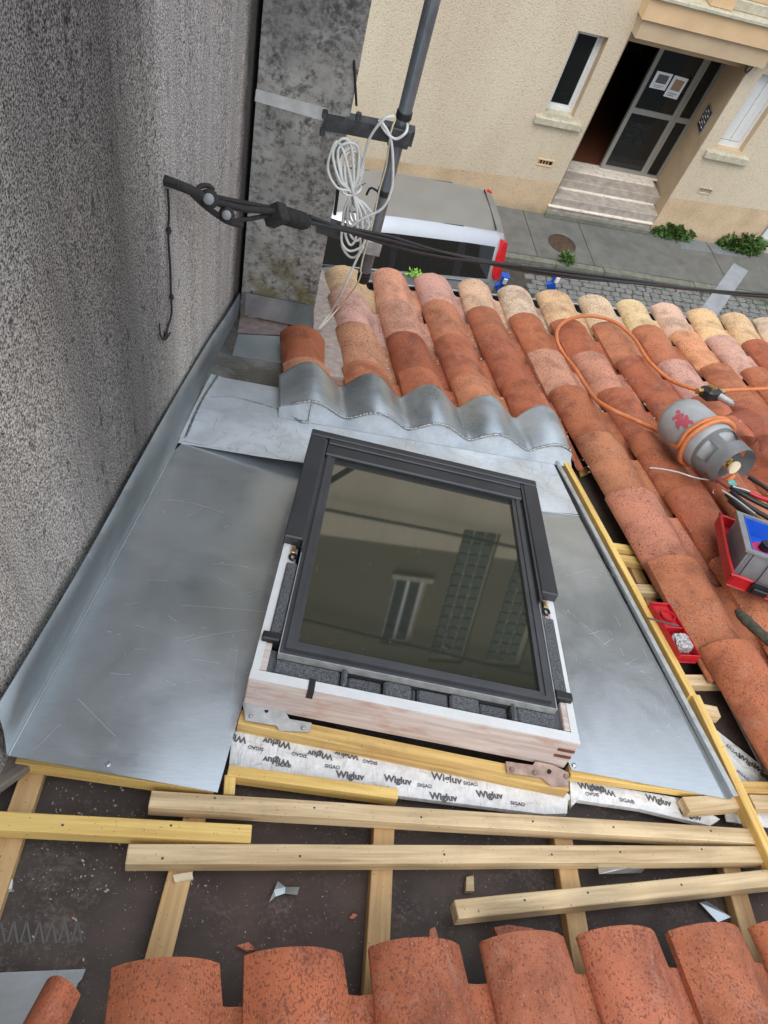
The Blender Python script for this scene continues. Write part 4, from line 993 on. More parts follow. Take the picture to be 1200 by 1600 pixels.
bmesh.ops.recalc_face_normals(bm, faces=bm.faces[:])
bmesh.ops.solidify(bm, geom=bm.faces[:], thickness=.002)
bm = in_frame(bm, frame(ruv(.8, 2.2), U, -V, NW)); obj('corrugated_apron', bm, M['lead'], zf, frame(ruv(.8, 2.2), U, -V, NW), smooth=True)
bm = bmesh.new(); rows = []
for u, vf, z in front: rows.append([bm.verts.new(ruv(u, vf + .003, z - .004)), bm.verts.new(ruv(u, vf - .012, .006 + (z - .006) * .35)), bm.verts.new(ruv(u, vf - .04, .0045))])
for A_, B_ in zip(rows, rows[1:]):
    for j in range(2): bm.faces.new((A_[j], A_[j + 1], B_[j + 1], B_[j]))
bmesh.ops.recalc_face_normals(bm, faces=bm.faces[:])
bm = in_frame(bm, frame(ruv(.8, 2.2), U, -V, NW)); obj('apron_front', bm, plain('apron_front_metal', (.4, .43, .45), .6, .35, .15, 30), zf, frame(ruv(.8, 2.2), U, -V, NW), smooth=True)
bead('solder_bead', [ruv(u, vf + .003,  z - .002) for u, vf, z in front[4::3]], .0048)
bead('solder_bead', [ruv(.232, 2.15, .006), ruv(.30, 2.10, .006), ruv(.325, 2.105, .006)], .005)
bead('solder_bead', [ruv(.325, 2.105, .006), ruv(.33, 2.142, .055)], .0035)
obj('apron_cheek', slab([ruv(.224, 2.15, .004), ruv(.224, 2.36, .004), ruv(.228, 2.36, .035), ruv(.228, 2.15, .03)], -U, .002), M['lead'], zf)

# ------------------------------------------------------------------ skylight
SO = rp(388, 1060, .09); SX = unit(rp(907, 1163, .09) - SO); SY = np.cross(NW, SX)
SM = frame(SO, SX, SY, NW)
sk = thing('skylight', 'dark framed skylight with its covers off, set in a pale wooden frame', 'roof window', None, SM)
Wd, Ht = .73, .962
def so(name, bm, m_, par=sk, **k): return obj(name, bm, M[m_], par, local=True, **k)
so('frame_beam', box(0, Wd, 0, .026, -.095, 0, .002), 'primer'); so('frame_beam', box(0, Wd, Ht - .03, Ht, -.095, 0, .002), 'primer')
so('frame_beam', box(0.001, .032, .0305, Ht - .0305, -.095, -.0005, .002), 'primer'); so('frame_beam', box(Wd - .032, Wd - .001, .0305, Ht - .0305, -.095, -.0005, .002), 'primer')
so('frame_top_paint', box(.001, Wd - .001, .0005, .0255, .0003, .0012), 'wpvc'); so('frame_top_paint', box(.0015, .018, .026, Ht - .03, .0001, .001), 'wpvc'); so('frame_top_paint', box(Wd - .018, Wd - .0015, .026, Ht - .03, .0001, .001), 'wpvc')
for k, (z0, z1) in enumerate([(-.034, -.026), (-.056, -.048)]):
    so('finger_joint', box(Wd - .04, Wd - .002, -.0025, -.0006, z0, z1), 'copper')
    so('finger_joint', box(.002, .03, -.0022, -.0006, z0, z1), 'primer')
so('inner_lining', box(.033, Wd - .033, .031, Ht - .031, -.09, -.035), 'black')
# sash
sh_ = bmesh.new(); X0, X1, Y0, Y1 = .05, .682, .076, .945
for (wa, za, zb) in ((.0, -.03, .010), (.012, -.03, .018), (.026, -.03, .0125)):
    pass
def ring2(bm, a, b, z0, z1):
    x0, x1, y0, y1 = X0 + a, X1 - a, Y0 + a, Y1 - a; w_ = b - a
    bm_box(bm, x0, x1, y0, y0 + w_, z0, z1); bm_box(bm, x0, x1, y1 - w_, y1, z0, z1)
    bm_box(bm, x0, x0 + w_, y0 + w_, y1 - w_, z0, z1); bm_box(bm, x1 - w_, x1, y0 + w_, y1 - w_, z0, z1)
ring2(sh_, 0, .011, -.03, .008); ring2(sh_, .0112, .024, -.03, .017); ring2(sh_, .0242, .036, -.03, .0135)
sash = so('sash', sh_, 'clad2')
r_ = bmesh.new(); ring2(r_, -.002, .0, -.01, .0095); obj('sash_drip_edge', r_, M['gal'], sash, local=True)
so('glass', box(.084, .648, .1, .85, -.004, .004), 'glass')
split_obj('glass_seal', (lambda b: (bm_box(b, .083, .65, .0955, .1005, -.01, .0115), bm_box(b, .083, .65, .8495, .8545, -.01, .0115), b)[-1])(bmesh.new()), M['black'], sk, local=True)
so('top_hood', (lambda b: (bm_box(b, .052, .68, .856, .91, -.02, .022, bev=.004), bm_box(b, .055, .678, .9105, .935, -.02, .027, bev=.003), b)[-1])(bmesh.new()), 'clad')
so('top_cover', box(-.003, Wd + .003, .936, Ht + .004, -.03, .03, .003), 'clad')
so('side_cover', box(-.003, .046, .438, .9355, -.01, .028, .003), 'clad')
so('side_cover', box(.686, Wd + .004, .438, .9355, -.01, .028, .003), 'clad')
so('cover_lip', box(.0462, .052, .41, .93, .0, .024), 'clad2'); so('cover_lip', box(.68, .6858, .41, .93, .0, .024), 'clad2')
for s_ in (0, 1):
    x0 = .02 if s_ == 0 else .692
    so('insulation_strip', box(x0 + (.0 if s_ == 0 else -.006), x0 + .026, .132, .368, -.03, .006, .003), 'foam')
    hg = so('hinge', box(x0 + .002, x0 + .02, .38, .436, -.03, -.006, .002), 'gal')
    tube('hinge_hook', [SM @ Vector((x0 + .011 + .008 * math.cos(a), .392 + .011 * math.sin(a), .002)) for a in (-.3, .6, 1.5, 2.5, 3.4, 4.3, 5.1)], .0035, M['black'], hg, k=3)
    obj('hinge_pin', box(x0 + .004, x0 + .014, .405, .43, -.006, .006, .001), M['brass'], hg, local=True)
    so('corner_clip', box(x0 - .014 if s_ == 0 else x0 - .008, x0 + .026 if s_ == 0 else x0 + .034, .105, .128, -.02, .014, .003), 'black')
    so('frame_screw', box(x0 - .009 if s_ == 0 else x0 + .03, x0 - .004 if s_ == 0 else x0 + .034, .2, .205, -.001, .0008), 'black')
    so('corner_filler', box(x0 + .008 if s_ == 0 else x0 - .012, x0 + .028 if s_ == 0 else x0 + .018, .034, .1, -.034, -.012, .004), 'foam')
# moulded foam blocks between sash and lower frame
xs_ = [(.045, .19, .0), (.192, .205, .01), (.208, .285, -.012), (.288, .35, .0), (.352, .362, -.01), (.365, .435, -.006), (.438, .505, .0), (.508, .575, -.012), (.578, .59, .008), (.592, .685, .0)]
for x0, x1, dz in xs_:
    b_ = box(x0, x1, .0285, .0735, -.05, -.006 + dz, .005); so('insulation_block', b_, 'foam')
so('black_strap', box(.125, .139, -.0035, .03, -.022, .0028), 'black')
# mounting brackets
def bracket(name, pts, par, label_m, holes_):
    c = [rp(*q, h=hh) for q, hh in pts]
    n_ = unit(np.cross(c[1] - c[0], c[2] - c[1])); n_ = n_ if n_ @ NW > 0 else -n_
    return obj(name, slab([p + n_ * .002 for p in c], n_, .002), M[label_m], par)
b1 = bracket('mounting_bracket', [((379, 1098), .004), ((383, 1126), -.004), ((405, 1130), -.004), ((432, 1134), -.004), ((436, 1142), -.006), ((484, 1144), -.006), ((487, 1130), -.004), ((452, 1124), .0), ((446, 1112), .004), ((384, 1099), .006)], sk, 'gal', 0)
b2 = bracket('mounting_bracket', [((790, 1190), .0), ((792, 1208), -.005), ((845, 1216), -.006), ((862, 1230), -.009), ((888, 1228), -.008), ((888, 1208), .0), ((865, 1196), .006), ((836, 1190), .008), ((832, 1196), .002)], sk, 'rustgal', 0)
for q in [(392, 1119), (474, 1137)]: lathe('screw', [(0, .004), (.004, .0035), (.006, .001), (.006, -.004)], M['chrome'], b1, frame(rp(*q, h=-.0), U, -V, NW), 10, caps=False)
for q in [(836, 1207), (884, 1213), (800, 1202)]: lathe('screw', [(0, .004), (.004, .0035), (.006, .001), (.006, -.004)], M['rustgal'], b2, frame(rp(*q, h=.0), U, -V, NW), 10, caps=False)
for q in [(416, 1112), (858, 1206)]: lathe('bolt_hole', [(0, .0035), (.0045, .0035), (.0045, -.004)], M['black'], b1 if q[0] < 600 else b2, frame(rp(*q, h=.002), U, -V, NW), 10, caps=False)

# ------------------------------------------------------------------ loose and edge battens
def lbar(label, a, b, wd, th, m_, h, grp='battens lying across the open roof', wob=.0015):
    o = tag(bar('batten', rp(*a, h=h), rp(*b, h=h), wd, th, M[m_], None, wob=wob), label, 'wooden batten', grp)
    p, q = rp(*a, h=h), rp(*b, h=h); L = np.linalg.norm(q - p); n = int(L / .2)
    for k in range(n):
        c = p + (q - p) * (k + .5 + random.uniform(-.25, .25)) / n + unit(np.cross(NW, q - p)) * random.uniform(-.01, .01)
        lathe('nail', [(0, .0012), (.0022, .001), (.0026, -.002)], M['darksteel'], o, frame(c, U, -V, NW), 8, caps=False)
    return o
lbar('pale pine batten lying just below the skylight and printed tape', (234, 1248), (1178, 1306), .034, .03, 'pale', -.006)
lbar('long pale pine batten, second below the skylight, reaching the yellow edge batten', (198, 1334), (1196, 1334), .036, .028, 'pale', -.008)
lbar('bright yellow treated batten at the left edge with its cut end mid roof', (-60, 1278), (393, 1302), .034, .028, 'yellow2', -.008)
lbar('pine batten lying askew just above the nearest tiles on the right', (713, 1420), (1290, 1362), .034, .03, 'pale', -.004)
tag(bar('batten', rp(874, 702, .014), rp(1084, 1086, .014), .022, .035, M['yellow2'], None, wob=.001), 'yellow treated batten along the right zinc edge, the length nearer the street', 'wooden batten', 'battens along the zinc edge')
tag(bar('batten', rp(1087, 1085, .013), rp(1222, 1368, .013), .024, .035, M['yellow2'], None, wob=.001), 'yellow treated batten along the right zinc edge, the length ending beside the long pale battens', 'wooden batten', 'battens along the zinc edge')
lbar('short pale batten stub poking out under the lower right zinc corner', (1072, 1256), (1165, 1250), .036, .026, 'pale', -.004)
lbar('yellow batten short piece at the right edge above the pale stub', (1160, 1229), (1290, 1232), .03, .028, 'yellow', -.01)
lbar('pale batten at the right edge just below the short yellow piece', (1176, 1252), (1290, 1256), .036, .026, 'pale', -.012)

# ------------------------------------------------------------------ scraps
def scrap(name, label, px, h, t, m_, cat, bend=0.):
    pts = [rp(*q, h=h) for q in px]; c = np.mean(pts, axis=0); Mx = frame(c, U, -V, NW)
    bm = in_frame(slab(pts, NW, t), Mx)
    for v in bm.verts: v.co.z += bend * (v.co.x ** 2) * 8
    return tag(obj(name, bm, M[m_], None, Mx), label, cat)
scrap('zinc_offcut', 'small curved triangular zinc offcut on the dark underlay', [(419, 1414), (428, 1392), (434, 1377), (446, 1386), (466, 1391), (463, 1402), (445, 1396), (430, 1402)], HM + .006, .001, 'zincup', 'metal scrap', 2.)
scrap('zinc_offcut', 'dark flat zinc offcut under the long pale batten at right', [(926, 1352), (1008, 1348), (1010, 1355), (1000, 1366), (926, 1377)], HM + .012, .001, 'zinc', 'metal scrap', .6)
scrap('zinc_offcut', 'narrow bright zinc strip beside the right rafter near the tiles', [(1092, 1411), (1104, 1408), (1141, 1434), (1122, 1441)], HM + .01, .002, 'zincup', 'metal scrap', .5)
scrap('zinc_sheet', 'grey zinc sheet under the lower left tile', [(-60, 1522), (134, 1514), (128, 1530), (122, 1536), (80, 1640), (-80, 1660)], HM + .01, .0015, 'zinc', 'metal sheet')
scrap('wood_chip', 'pale wood chip lying on the second rafter from left', [(270, 1367), (300, 1362), (302, 1373), (273, 1378)], -.032, .006, 'cream', 'wood chip')
scrap('wood_chip', 'small brown wood chip between rafters above the nearest tiles', [(729, 1370), (740, 1368), (741, 1392), (728, 1392)], HM + .014, .012, 'pale', 'wood chip')
scrap('tile_shard', 'flat red tile shard on the underlay left of the third rafter', [(370, 1477), (388, 1472), (400, 1483), (385, 1485)], HM + .008, .007, 'tile', 'tile shard').color = (.5, .17, .1, 1)
scrap('tile_shard', 'tiny red tile crumb on the underlay beside the zinc offcut', [(546, 1434), (552, 1427), (559, 1429), (552, 1436)], HM + .007, .005, 'tile', 'tile shard').color = (.5, .17, .1, 1)
scrap('tile_shard', 'red tile shard sticking up behind the middle front tile', [(670, 1466), (672, 1452), (680, 1448), (685, 1466)], HM + .06, .007, 'tile', 'tile shard').color = (.5, .17, .1, 1)
scrap('tile_shard', 'broken red tile piece behind the fourth front tile', [(772, 1449), (795, 1445), (835, 1451), (828, 1458), (790, 1478), (778, 1462)], HM + .05, .012, 'tile', 'tile shard').color = (.45, .15, .09, 1)
scrap('mortar_lump', 'white mortar crumb at the left edge on the underlay', [(0, 1382), (10, 1373), (20, 1374), (18, 1388), (4, 1391)], HM + .015, .012, 'wpvc', 'mortar crumb')
scrap('yellow_wrapper', 'yellow scrap on the underlay below the cut tile beside the zinc', [(905, 737), (915, 728), (922, 738), (908, 744)], HM + .02, .006, 'yellow2', 'scrap')
# clay crumbs caught in the channels
bm = bmesh.new(); random.seed(21)
for i in range(260):
    k = random.randint(-4, 5); uu = 1.384 + k * (.233 if k < 0 else .258) - .018 + random.gauss(0, .007); vv_q = random.uniform(1.6, 3.5) if k >= 0 else random.uniform(2.45, 3.4)
    p = ruv(uu, vv_q, .026); s_ = random.choice([.0012, .0016, .0025, .004]) * random.uniform(.6, 1.2)
    bmesh.ops.create_icosphere(bm, subdivisions=1, radius=s_, matrix=Matrix.Translation(Vector(p)) @ Matrix.Rotation(random.uniform(0, 6), 4, 'Z') @ Matrix.Diagonal((1.7, 1, .6, 1)))
tag(obj('clay_crumbs', bm, M['mortar']), 'mortar and clay crumbs caught in the tile channels', 'crumbs', kind='stuff')
# crumbs on the underlay
bm = bmesh.new()
for i in range(560):
    x, y = random.uniform(0, 1200), random.uniform(1185, 1500)
    if random.random() < .5: x, y = random.gauss(150, 90), random.uniform(1190, 1400)
    p = rp(x, y, HM + .001); s = random.choice([.0005, .0006, .0008, .001, .0014, .002]) * random.uniform(.7, 1.2)
    bmesh.ops.create_icosphere(bm, subdivisions=1, radius=s, matrix=Matrix.Translation(Vector(p + NW * s * .4)) @ Matrix.Rotation(random.uniform(0, 6), 4, 'Z') @ Matrix.Diagonal((1.6, random.uniform(.5, 1), .6, 1)))
tag(obj('mortar_crumbs', bm, M['mortar']), 'pale crumbs of mortar and sawdust strewn on the underlay', 'crumbs', kind='stuff')

# ------------------------------------------------------------------ mast, brackets and cables
mb = aty(567, 437, 2.31); mtop = mb + np.array([0, 0, 2.1])
ms = thing('antenna_mast', 'grey steel aerial mast standing off the concrete pier on brackets', 'mast', mb)
MR = .0225
lathe('pole', [(MR, 0), (MR, 2.1)], M['mast'], ms, Matrix.Translation(Vector(mb)), 20)
lathe('pole_foot', [(MR + .0015, -.004), (MR + .0015, .045)], M['black'], ms, Matrix.Translation(Vector(mb)), 20)
def zat(px, py): return float(aty(px, py, mb[1])[2])
for q in [(630, 178), (605, 300), (573, 430)]:
    z = zat(*q); lathe('tape_band', [(MR + .002, -.011), (MR + .0035, -.01), (MR + .003, .01), (MR + .002, .011)], M['black'], ms, Matrix.Translation((mb[0], mb[1], z)), 18)
tube('tape_tail', [(mb[0] - .02, mb[1] - .015, zat(605, 300)), (mb[0] - .05, mb[1] - .02, zat(605, 300) + .01), (mb[0] - .06, mb[1] - .02, zat(605, 300) - .02)], .004, M['black'], ms)
za = zat(625, 208); zb = zat(592, 382)
ax0 = onpier(512, 180); ax0 = np.array([ax0[0], ax0[1], ax0[2]])
# upper bracket: band round the pier and channel arm
obj('pier_strap', slab([onpier(400, 140, .004), onpier(510, 170, .004), onpier(508, 190, .004), onpier(398, 158, .004)], -PN, .004), M['strap'], ms)
def arm(z0, z1, xa, xb, hh, m_):
    p = PQ + PD * xa - PN * .01; q = PQ + PD * xb - PN * .01
    bm = bmesh.new(); Mx = frame((0, 0, 0), PD, PN, (0, 0, 1))
    L = xb - xa
    bm_box(bm, 0, L, -.001, .003, -hh / 2, hh / 2); bm_box(bm, 0, L, .0031, .04, hh / 2 - .004, hh / 2); bm_box(bm, 0, L, .0031, .04, -hh / 2, -hh / 2 + .004)
    for v in bm.verts: v.co.z += (z1 - z0) * (v.co.x / L)
    return obj('bracket_arm', bm, m_, ms, frame(np.array([p[0], p[1], z0]), PD, PN, (0, 0, 1)))
a1 = arm(ax0[2] - .02, za - .01, .205, .50, .05, M['darksteel'])
a2 = arm(onpier(490, 350)[2], zb - .01, .24, .475, .05, M['darksteel'])
for (x, z, k) in [(.205, ax0[2] + .012, 0), (.206, ax0[2] - .045, 0), (.31, ax0[2] + .03, 1), (.315, onpier(490, 350)[2] + .03, 0)]:
    p = PQ + PD * x - PN * .02; lathe('bolt', [(.009, -.012), (.009, .012)], M['darksteel'], ms, Matrix.Translation((p[0], p[1], z)), 6)
tube('threaded_rod', [onpier(557, 165, .01), onpier(553, 95, .01)], .004, M['black'], ms, straight=True)
tube('threaded_rod', [onpier(523, 335, .01), onpier(529, 290, .01)], .006, M['black'], ms, straight=True)
for z in (za, zb):
    bm = bmesh.new(); bm_box(bm, -.034, .034, -.036, -.026, -.03, .03, bev=.002); bm_box(bm, -.036, -.028, -.0255, .03, -.012, .012); bm_box(bm, .028, .036, -.0255, .03, -.012, .012)
    obj('mast_clamp', bm, M['darksteel' if z == za else 'gal'], ms, frame((mb[0], mb[1], z), PD, PN * -1, (0, 0, 1)) @ Matrix.Rotation(math.pi, 4, 'Z'))
# white coax: hank tied beside the mast
cx = thing('coax_cable', 'tangled hank of white aerial cable hanging beside the mast', 'cable', aty(548, 300, 2.25))
def Y(q, y=2.26): return aty(q[0], q[1], y)
random.seed(5)
loops = [(512, 262, 535, 232), (520, 240, 548, 226), (528, 236, 560, 232), (532, 250, 562, 240), (540, 245, 568, 250), (524, 258, 556, 236), (538, 262, 566, 262), (546, 240, 560, 230)]
bots = [(536, 352, 556, 372), (545, 360, 566, 366), (556, 350, 576, 352), (548, 345, 582, 340), (540, 340, 570, 356), (560, 330, 580, 348), (552, 338, 572, 360), (534, 382, 562, 392)]
for i, (a, b, c, d) in enumerate(loops):
    e, f_, g_, h_ = bots[i]; y = 2.24 + i * .006; j = lambda s=2: random.uniform(-s, s)
    tube('cable_loop', [Y((547 + j(), 300), y), Y(((547 + a) / 2 - 3, (300 + b) / 2 + 12), y - .02), Y((a, b), y), Y(((a + c) / 2, min(b, d) - 9), y + .01), Y((c, d), y + .02), Y(((550 + c) / 2 + 4, (302 + d) / 2 + 6), y + .01),
                       Y((551 + j(), 302), y), Y(((551 + g_) / 2 + 5, (302 + h_) / 2), y - .01), Y((g_, h_), y), Y(((e + g_) / 2, max(f_, h_) + 10), y), Y((e, f_), y + .01), Y(((545 + e) / 2 - 2, (302 + f_) / 2), y)], .0046, M['white'], cx, closed=True, k=5)
tube('cable_tie', [Y((535, 300), 2.2), Y((548, 306), 2.19), Y((562, 298), 2.2), Y((563, 291), 2.3), Y((548, 296), 2.31), Y((536, 293), 2.3)], .004, M['white'], cx, closed=True)
tube('cable_run', [Y((616, 182), 2.27), Y((600, 186), 2.25), Y((578, 215), 2.25), Y((568, 250), 2.27), Y((562, 275), 2.27)], .0046, M['white'], cx)
tube('cable_run', [Y((592, 187), 2.26), Y((602, 205), 2.25), Y((618, 217), 2.25), Y((634, 207), 2.26), Y((636, 192), 2.3), Y((630, 184), 2.33)], .0046, M['white'], cx)
tube('cable_run', [Y((596, 190), 2.25), Y((610, 215), 2.25), Y((614, 255), 2.25), Y((612, 295), 2.25), Y((598, 325), 2.24), Y((570, 340), 2.23), Y((546, 356), 2.23), Y((540, 366), 2.23)], .0046, M['white'], cx)
tube('cable_run', [Y((618, 186), 2.28), Y((610, 210), 2.27), Y((603, 260), 2.28), Y((592, 300), 2.28), Y((582, 350), 2.27), Y((568, 400), 2.27), Y((563, 425), 2.27)], .003, M['cream'], cx)
tube('cable_run', [Y((535, 350), 2.24), Y((534, 378), 2.24), Y((546, 392), 2.24), Y((566, 384), 2.24), Y((575, 362), 2.24)], .0046, M['white'], cx)
tube('cable_run', [Y((568, 385), 2.24), Y((555, 410), 2.24), Y((535, 455), 2.23), rp(515, 490, .1), rp(497, 515, .06)], .0046, M['white'], cx)
tube('cable_run', [Y((565, 425), 2.26), Y((556, 447), 2.27), rp(530, 480, .12), rp(500, 514, .07)], .0028, M['cream'], cx)
# black service cable to the wall anchor
sc = thing('service_cable', 'black twisted service cables strained from the wall across the street', 'cable', onwall(256, 283))
path = [((300, 296), 1.42), ((420, 328), 1.68), ((480, 345), 1.8), ((600, 374), 2.02), ((700, 397), 2.25), ((850, 424), 2.62), ((1000, 443), 3.0), ((1210, 463), 3.6)]
base_ = [aty(*q, y) for q, y in path]; dd = base_[-1] - base_[-2]; base_ += [base_[-1] + dd * 2 + [0, 0, .1], base_[-1] + dd * 6 + [0, 0, .6]]
for k, (dy, dz, r) in enumerate([(0, 0, .0075), (.01, .014, .006), (-.006, -.011, .0055), (.008, -.004, .005)]):
    P = [p + np.array([.004 * math.sin(i * 2.3 + k * 2), dy * math.cos(i * 1.3 + k), dz * math.cos(i * 1.7 + k * .6)]) for i, p in enumerate(base_[2:])]
    tube('cable_strand', P, r, M['rubber'], sc, k=8)
A0 = onwall(256, 281, .0); P1 = aty(300, 298, 1.42); P2 = aty(322, 312, 1.46); P3 = aty(356, 346, 1.52); P4 = aty(430, 330, 1.68)
tube('anchor_eye', [A0 - WALLN * .02, A0 + WALLN * .03], .007, M['tar'], sc, straight=True)
tube('strain_rod', [A0, P1, P2], .011, M['tar'], sc); tube('strain_rod', [P2, aty(380, 326, 1.58), P4], .0085, M['tar'], sc)
tube('strain_rod', [P2 + [0, 0, .012], aty(370, 315, 1.58), aty(425, 325, 1.69)], .0065, M['tar'], sc)
tube('strain_rod', [aty(300, 302, 1.42), aty(325, 325, 1.47), P3, aty(378, 352, 1.55)], .0075, M['tar'], sc)
tube('strain_rod', [P3, aty(390, 342, 1.6), aty(425, 335, 1.68)], .006, M['tar'], sc)
tube('strain_loop', [aty(306, 302, 1.44), aty(312, 292, 1.46), aty(325, 290, 1.48), aty(334, 298, 1.48)], .006, M['brass' if False else 'tar'], sc)
for P, r in ((aty(326, 311, 1.45), .019), (aty(354, 336, 1.5), .017)):
    vd = unit(CAM - P); xa = unit(np.cross([0, 0, 1], vd)); Mx = frame(P, xa, np.cross(vd, xa), vd)
    cl = lathe('clamp_body', [(r * 1.25, -.03), (r * 1.2, -.003), (r * .9, .006)], M['tar'], sc, Mx, 8)
    lathe('clamp_bolt', [(r * .66, .005), (r * .66, .012), (r * .5, .014)], M['plank'], cl, Matrix(), 14, local=True)
bx = unit(aty(478, 345, 1.8) - aty(428, 330, 1.68)); c0 = aty(428, 332, 1.68); L = np.linalg.norm(aty(480, 345, 1.8) - aty(428, 332, 1.68))
vz = unit(np.cross(bx, [0, 1, 0])); Mx = frame(c0, np.cross(vz, bx), vz, bx)
pf_ = [(.013, 0), (.024, .004), (.024, L * .2)]
for i in range(9): z = L * (.24 + .075 * i); pf_ += [(.019, z), (.025, z + .004), (.025, z + .007), (.019, z + .009)]
lathe('strain_insulator', pf_ + [(.02, L)], M['tar'], sc, Mx, 16)
obj('wedge_clamp', box(-.03, .02, -.03, .028, -.012, .03, .004), M['tar'], sc, Mx)
dn = thing('earth_wire', 'thin black wire hanging down the grey wall from the cable anchor', 'wire', onwall(262, 300))
tube('wire', [onwall(*q, off=.006) for q in [(262, 296), (264, 330), (263, 370), (266, 420), (267, 460), (268, 490), (262, 512), (258, 530)]], .0028, M['tar'], dn)
for q in [(264, 360), (268, 464), (260, 524)]: lathe('wire_clip', [(.004, -.008), (.006, 0), (.004, .008)], M['tar'], dn, Matrix.Translation(Vector(onwall(*q, off=.006))), 8)
tube('wire', [onwall(*q, off=.006) for q in [(249, 506), (251, 524), (258, 531), (266, 520)]], .0022, M['tar'], dn)

# ------------------------------------------------------------------ blue gutter clamps, grey board
for (px, py, lab) in [(786, 440, 'blue clamp at the gutter below the car tail light'), (867, 438, 'blue clamp on the gutter behind the sand coloured tiles')]:
    p = aty(px, py, 3.42); t = thing('gutter_clamp', lab, 'clamp', p, group='blue clamps on the gutter')
    u_ = unit([.98, .18, 0])
    obj('clamp_head', box(-.022, .022, -.02, .02, .0, .05, .004), M['bluep'], t, frame(p, u_, np.cross([0, 0, 1], u_), (0, 0, 1)))
    obj('clamp_arm', box(-.05, .0, -.012, .012, -.06, .0, .003), M['bluep'], t, frame(p, unit(u_ + [0, 0, .6]), np.cross([0, 0, 1], u_), unit(np.array([0, 0, 1]) - u_ * .6)))
    obj('clamp_screw', box(-.012, .012, -.03, -.02, .005, .04, .002), M['wpvc'], t, frame(p, u_, np.cross([0, 0, 1], u_), (0, 0, 1)))
pa, pb_ = aty(1158, 417, 5.0), aty(1085, 520, 4.2)
o = bar('metal_plank', pa, pb_, .125, .03, M['plank'], None, up=unit(CAM - pa)); tag(o, 'grey metal plank leaning up beyond the roof edge at right', 'plank')

# ------------------------------------------------------------------ gas bottle and hose
ga, gb_ = rp(1068, 662, .2), rp(1137, 722, .2); gx = unit(gb_ - ga)
gx = unit(gx - NW * (gx @ NW)); gy_ = np.cross(NW, gx)
GM = frame(ga, gy_, NW, gx) ; GR = .098
gm = thing('gas_bottle', 'small grey gas bottle lying on the tiles with hose wrapped round', 'gas bottle', None, GM)
GL = float(np.linalg.norm(gb_ - ga))
k_ = GL / .29
lathe('body', [(0.0, -.06), (.06, -.058), (.085, -.045), (.097, -.02), (GR, .01), (GR, .14), (.095, .165), (.08, .19), (.05, .205), (.02, .21), (.0, .211)], M['bottle'], gm, Matrix(), 32, local=True, caps=False)
# guard collar with openings
bm = bmesh.new(); seg = 48; zc0, zc1 = .15, .29
def gap(a, z):
    a = math.degrees(a) % 360
    if z > .245 and 250 < a < 330: return True
    for c_, hw_ in ((25, 20), (95, 24), (165, 20)):
        if abs(a - c_) < hw_ and .185 < z < .235: return True
    return False
zr = [zc0, .185, .2, .22, .235, .262, zc1]; gr = [GR - .004, GR - .006, GR - .008, GR - .01, GR - .012, GR - .014, GR - .016]
vv2 = [[bm.verts.new((r * math.cos(2 * math.pi * k / seg), r * math.sin(2 * math.pi * k / seg), z)) for k in range(seg)] for r, z in zip(gr, zr)]
for i in range(len(zr) - 1):
    for k in range(seg):
        if not gap(2 * math.pi * (k + .5) / seg, (zr[i] + zr[i + 1]) / 2): bm.faces.new((vv2[i][k], vv2[i][(k + 1) % seg], vv2[i + 1][(k + 1) % seg], vv2[i + 1][k]))
bmesh.ops.solidify(bm, geom=bm.faces[:], thickness=.006)
obj('guard_collar', bm, M['bottle'], gm, Matrix(), local=True, sharp=40)
lathe('valve', [(.014, .2), (.014, .235), (.02, .237), (.02, .255), (.012, .258), (.012, .275)], M['brass'], gm, Matrix(), 10, local=True)
lathe('valve_outlet', [(.01, .0), (.01, .045), (.014, .032), (.014, .05), (.008, .052), (.008, .085)], M['brass'], gm, Matrix.Translation((-.0, .0, .245)) @ Matrix.Rotation(rad(-70), 4, 'Y'), 10, local=True)
lathe('valve_wheel', [(.024, .275), (.026, .28), (.024, .287)], M['cream'], gm, Matrix(), 14, local=True)
bm = bmesh.new()                                            # worn red emblem: a ragged patch following the body
for i in range(60):
    a = rad(150) + random.gauss(0, .13); z = .055 + random.gauss(0, .017); s = random.uniform(.004, .009); r = GR + .0012
    v = []
    for k in range(5):
        aa = a + s / GR * math.cos(k * 1.256 + i); zz = z + s * math.sin(k * 1.256 + i) * 1.2; v.append(bm.verts.new((r * math.cos(aa), r * math.sin(aa), zz)))
    r += i * .00001; bm.faces.new(v)
obj('worn_emblem', bm, plain('faded_red_print', (.42, .07, .09), .6, 0, .5, 300), gm, Matrix(), local=True)
def bot(a, z, r=GR + .009): return GM @ Vector((r * math.cos(rad(a)), r * math.sin(rad(a)), z))
hp = [rp(*q, h=.125) for q in [(1290, 601), (1200, 607), (1150, 609), (1118, 611)]]
hs_ = thing('gas_hose', 'long orange gas hose curling over the tiles to the bottle', 'hose', rp(960, 600, .1))
HR = .0088
tube('hose_run', hp, HR, M['hose'], hs_)
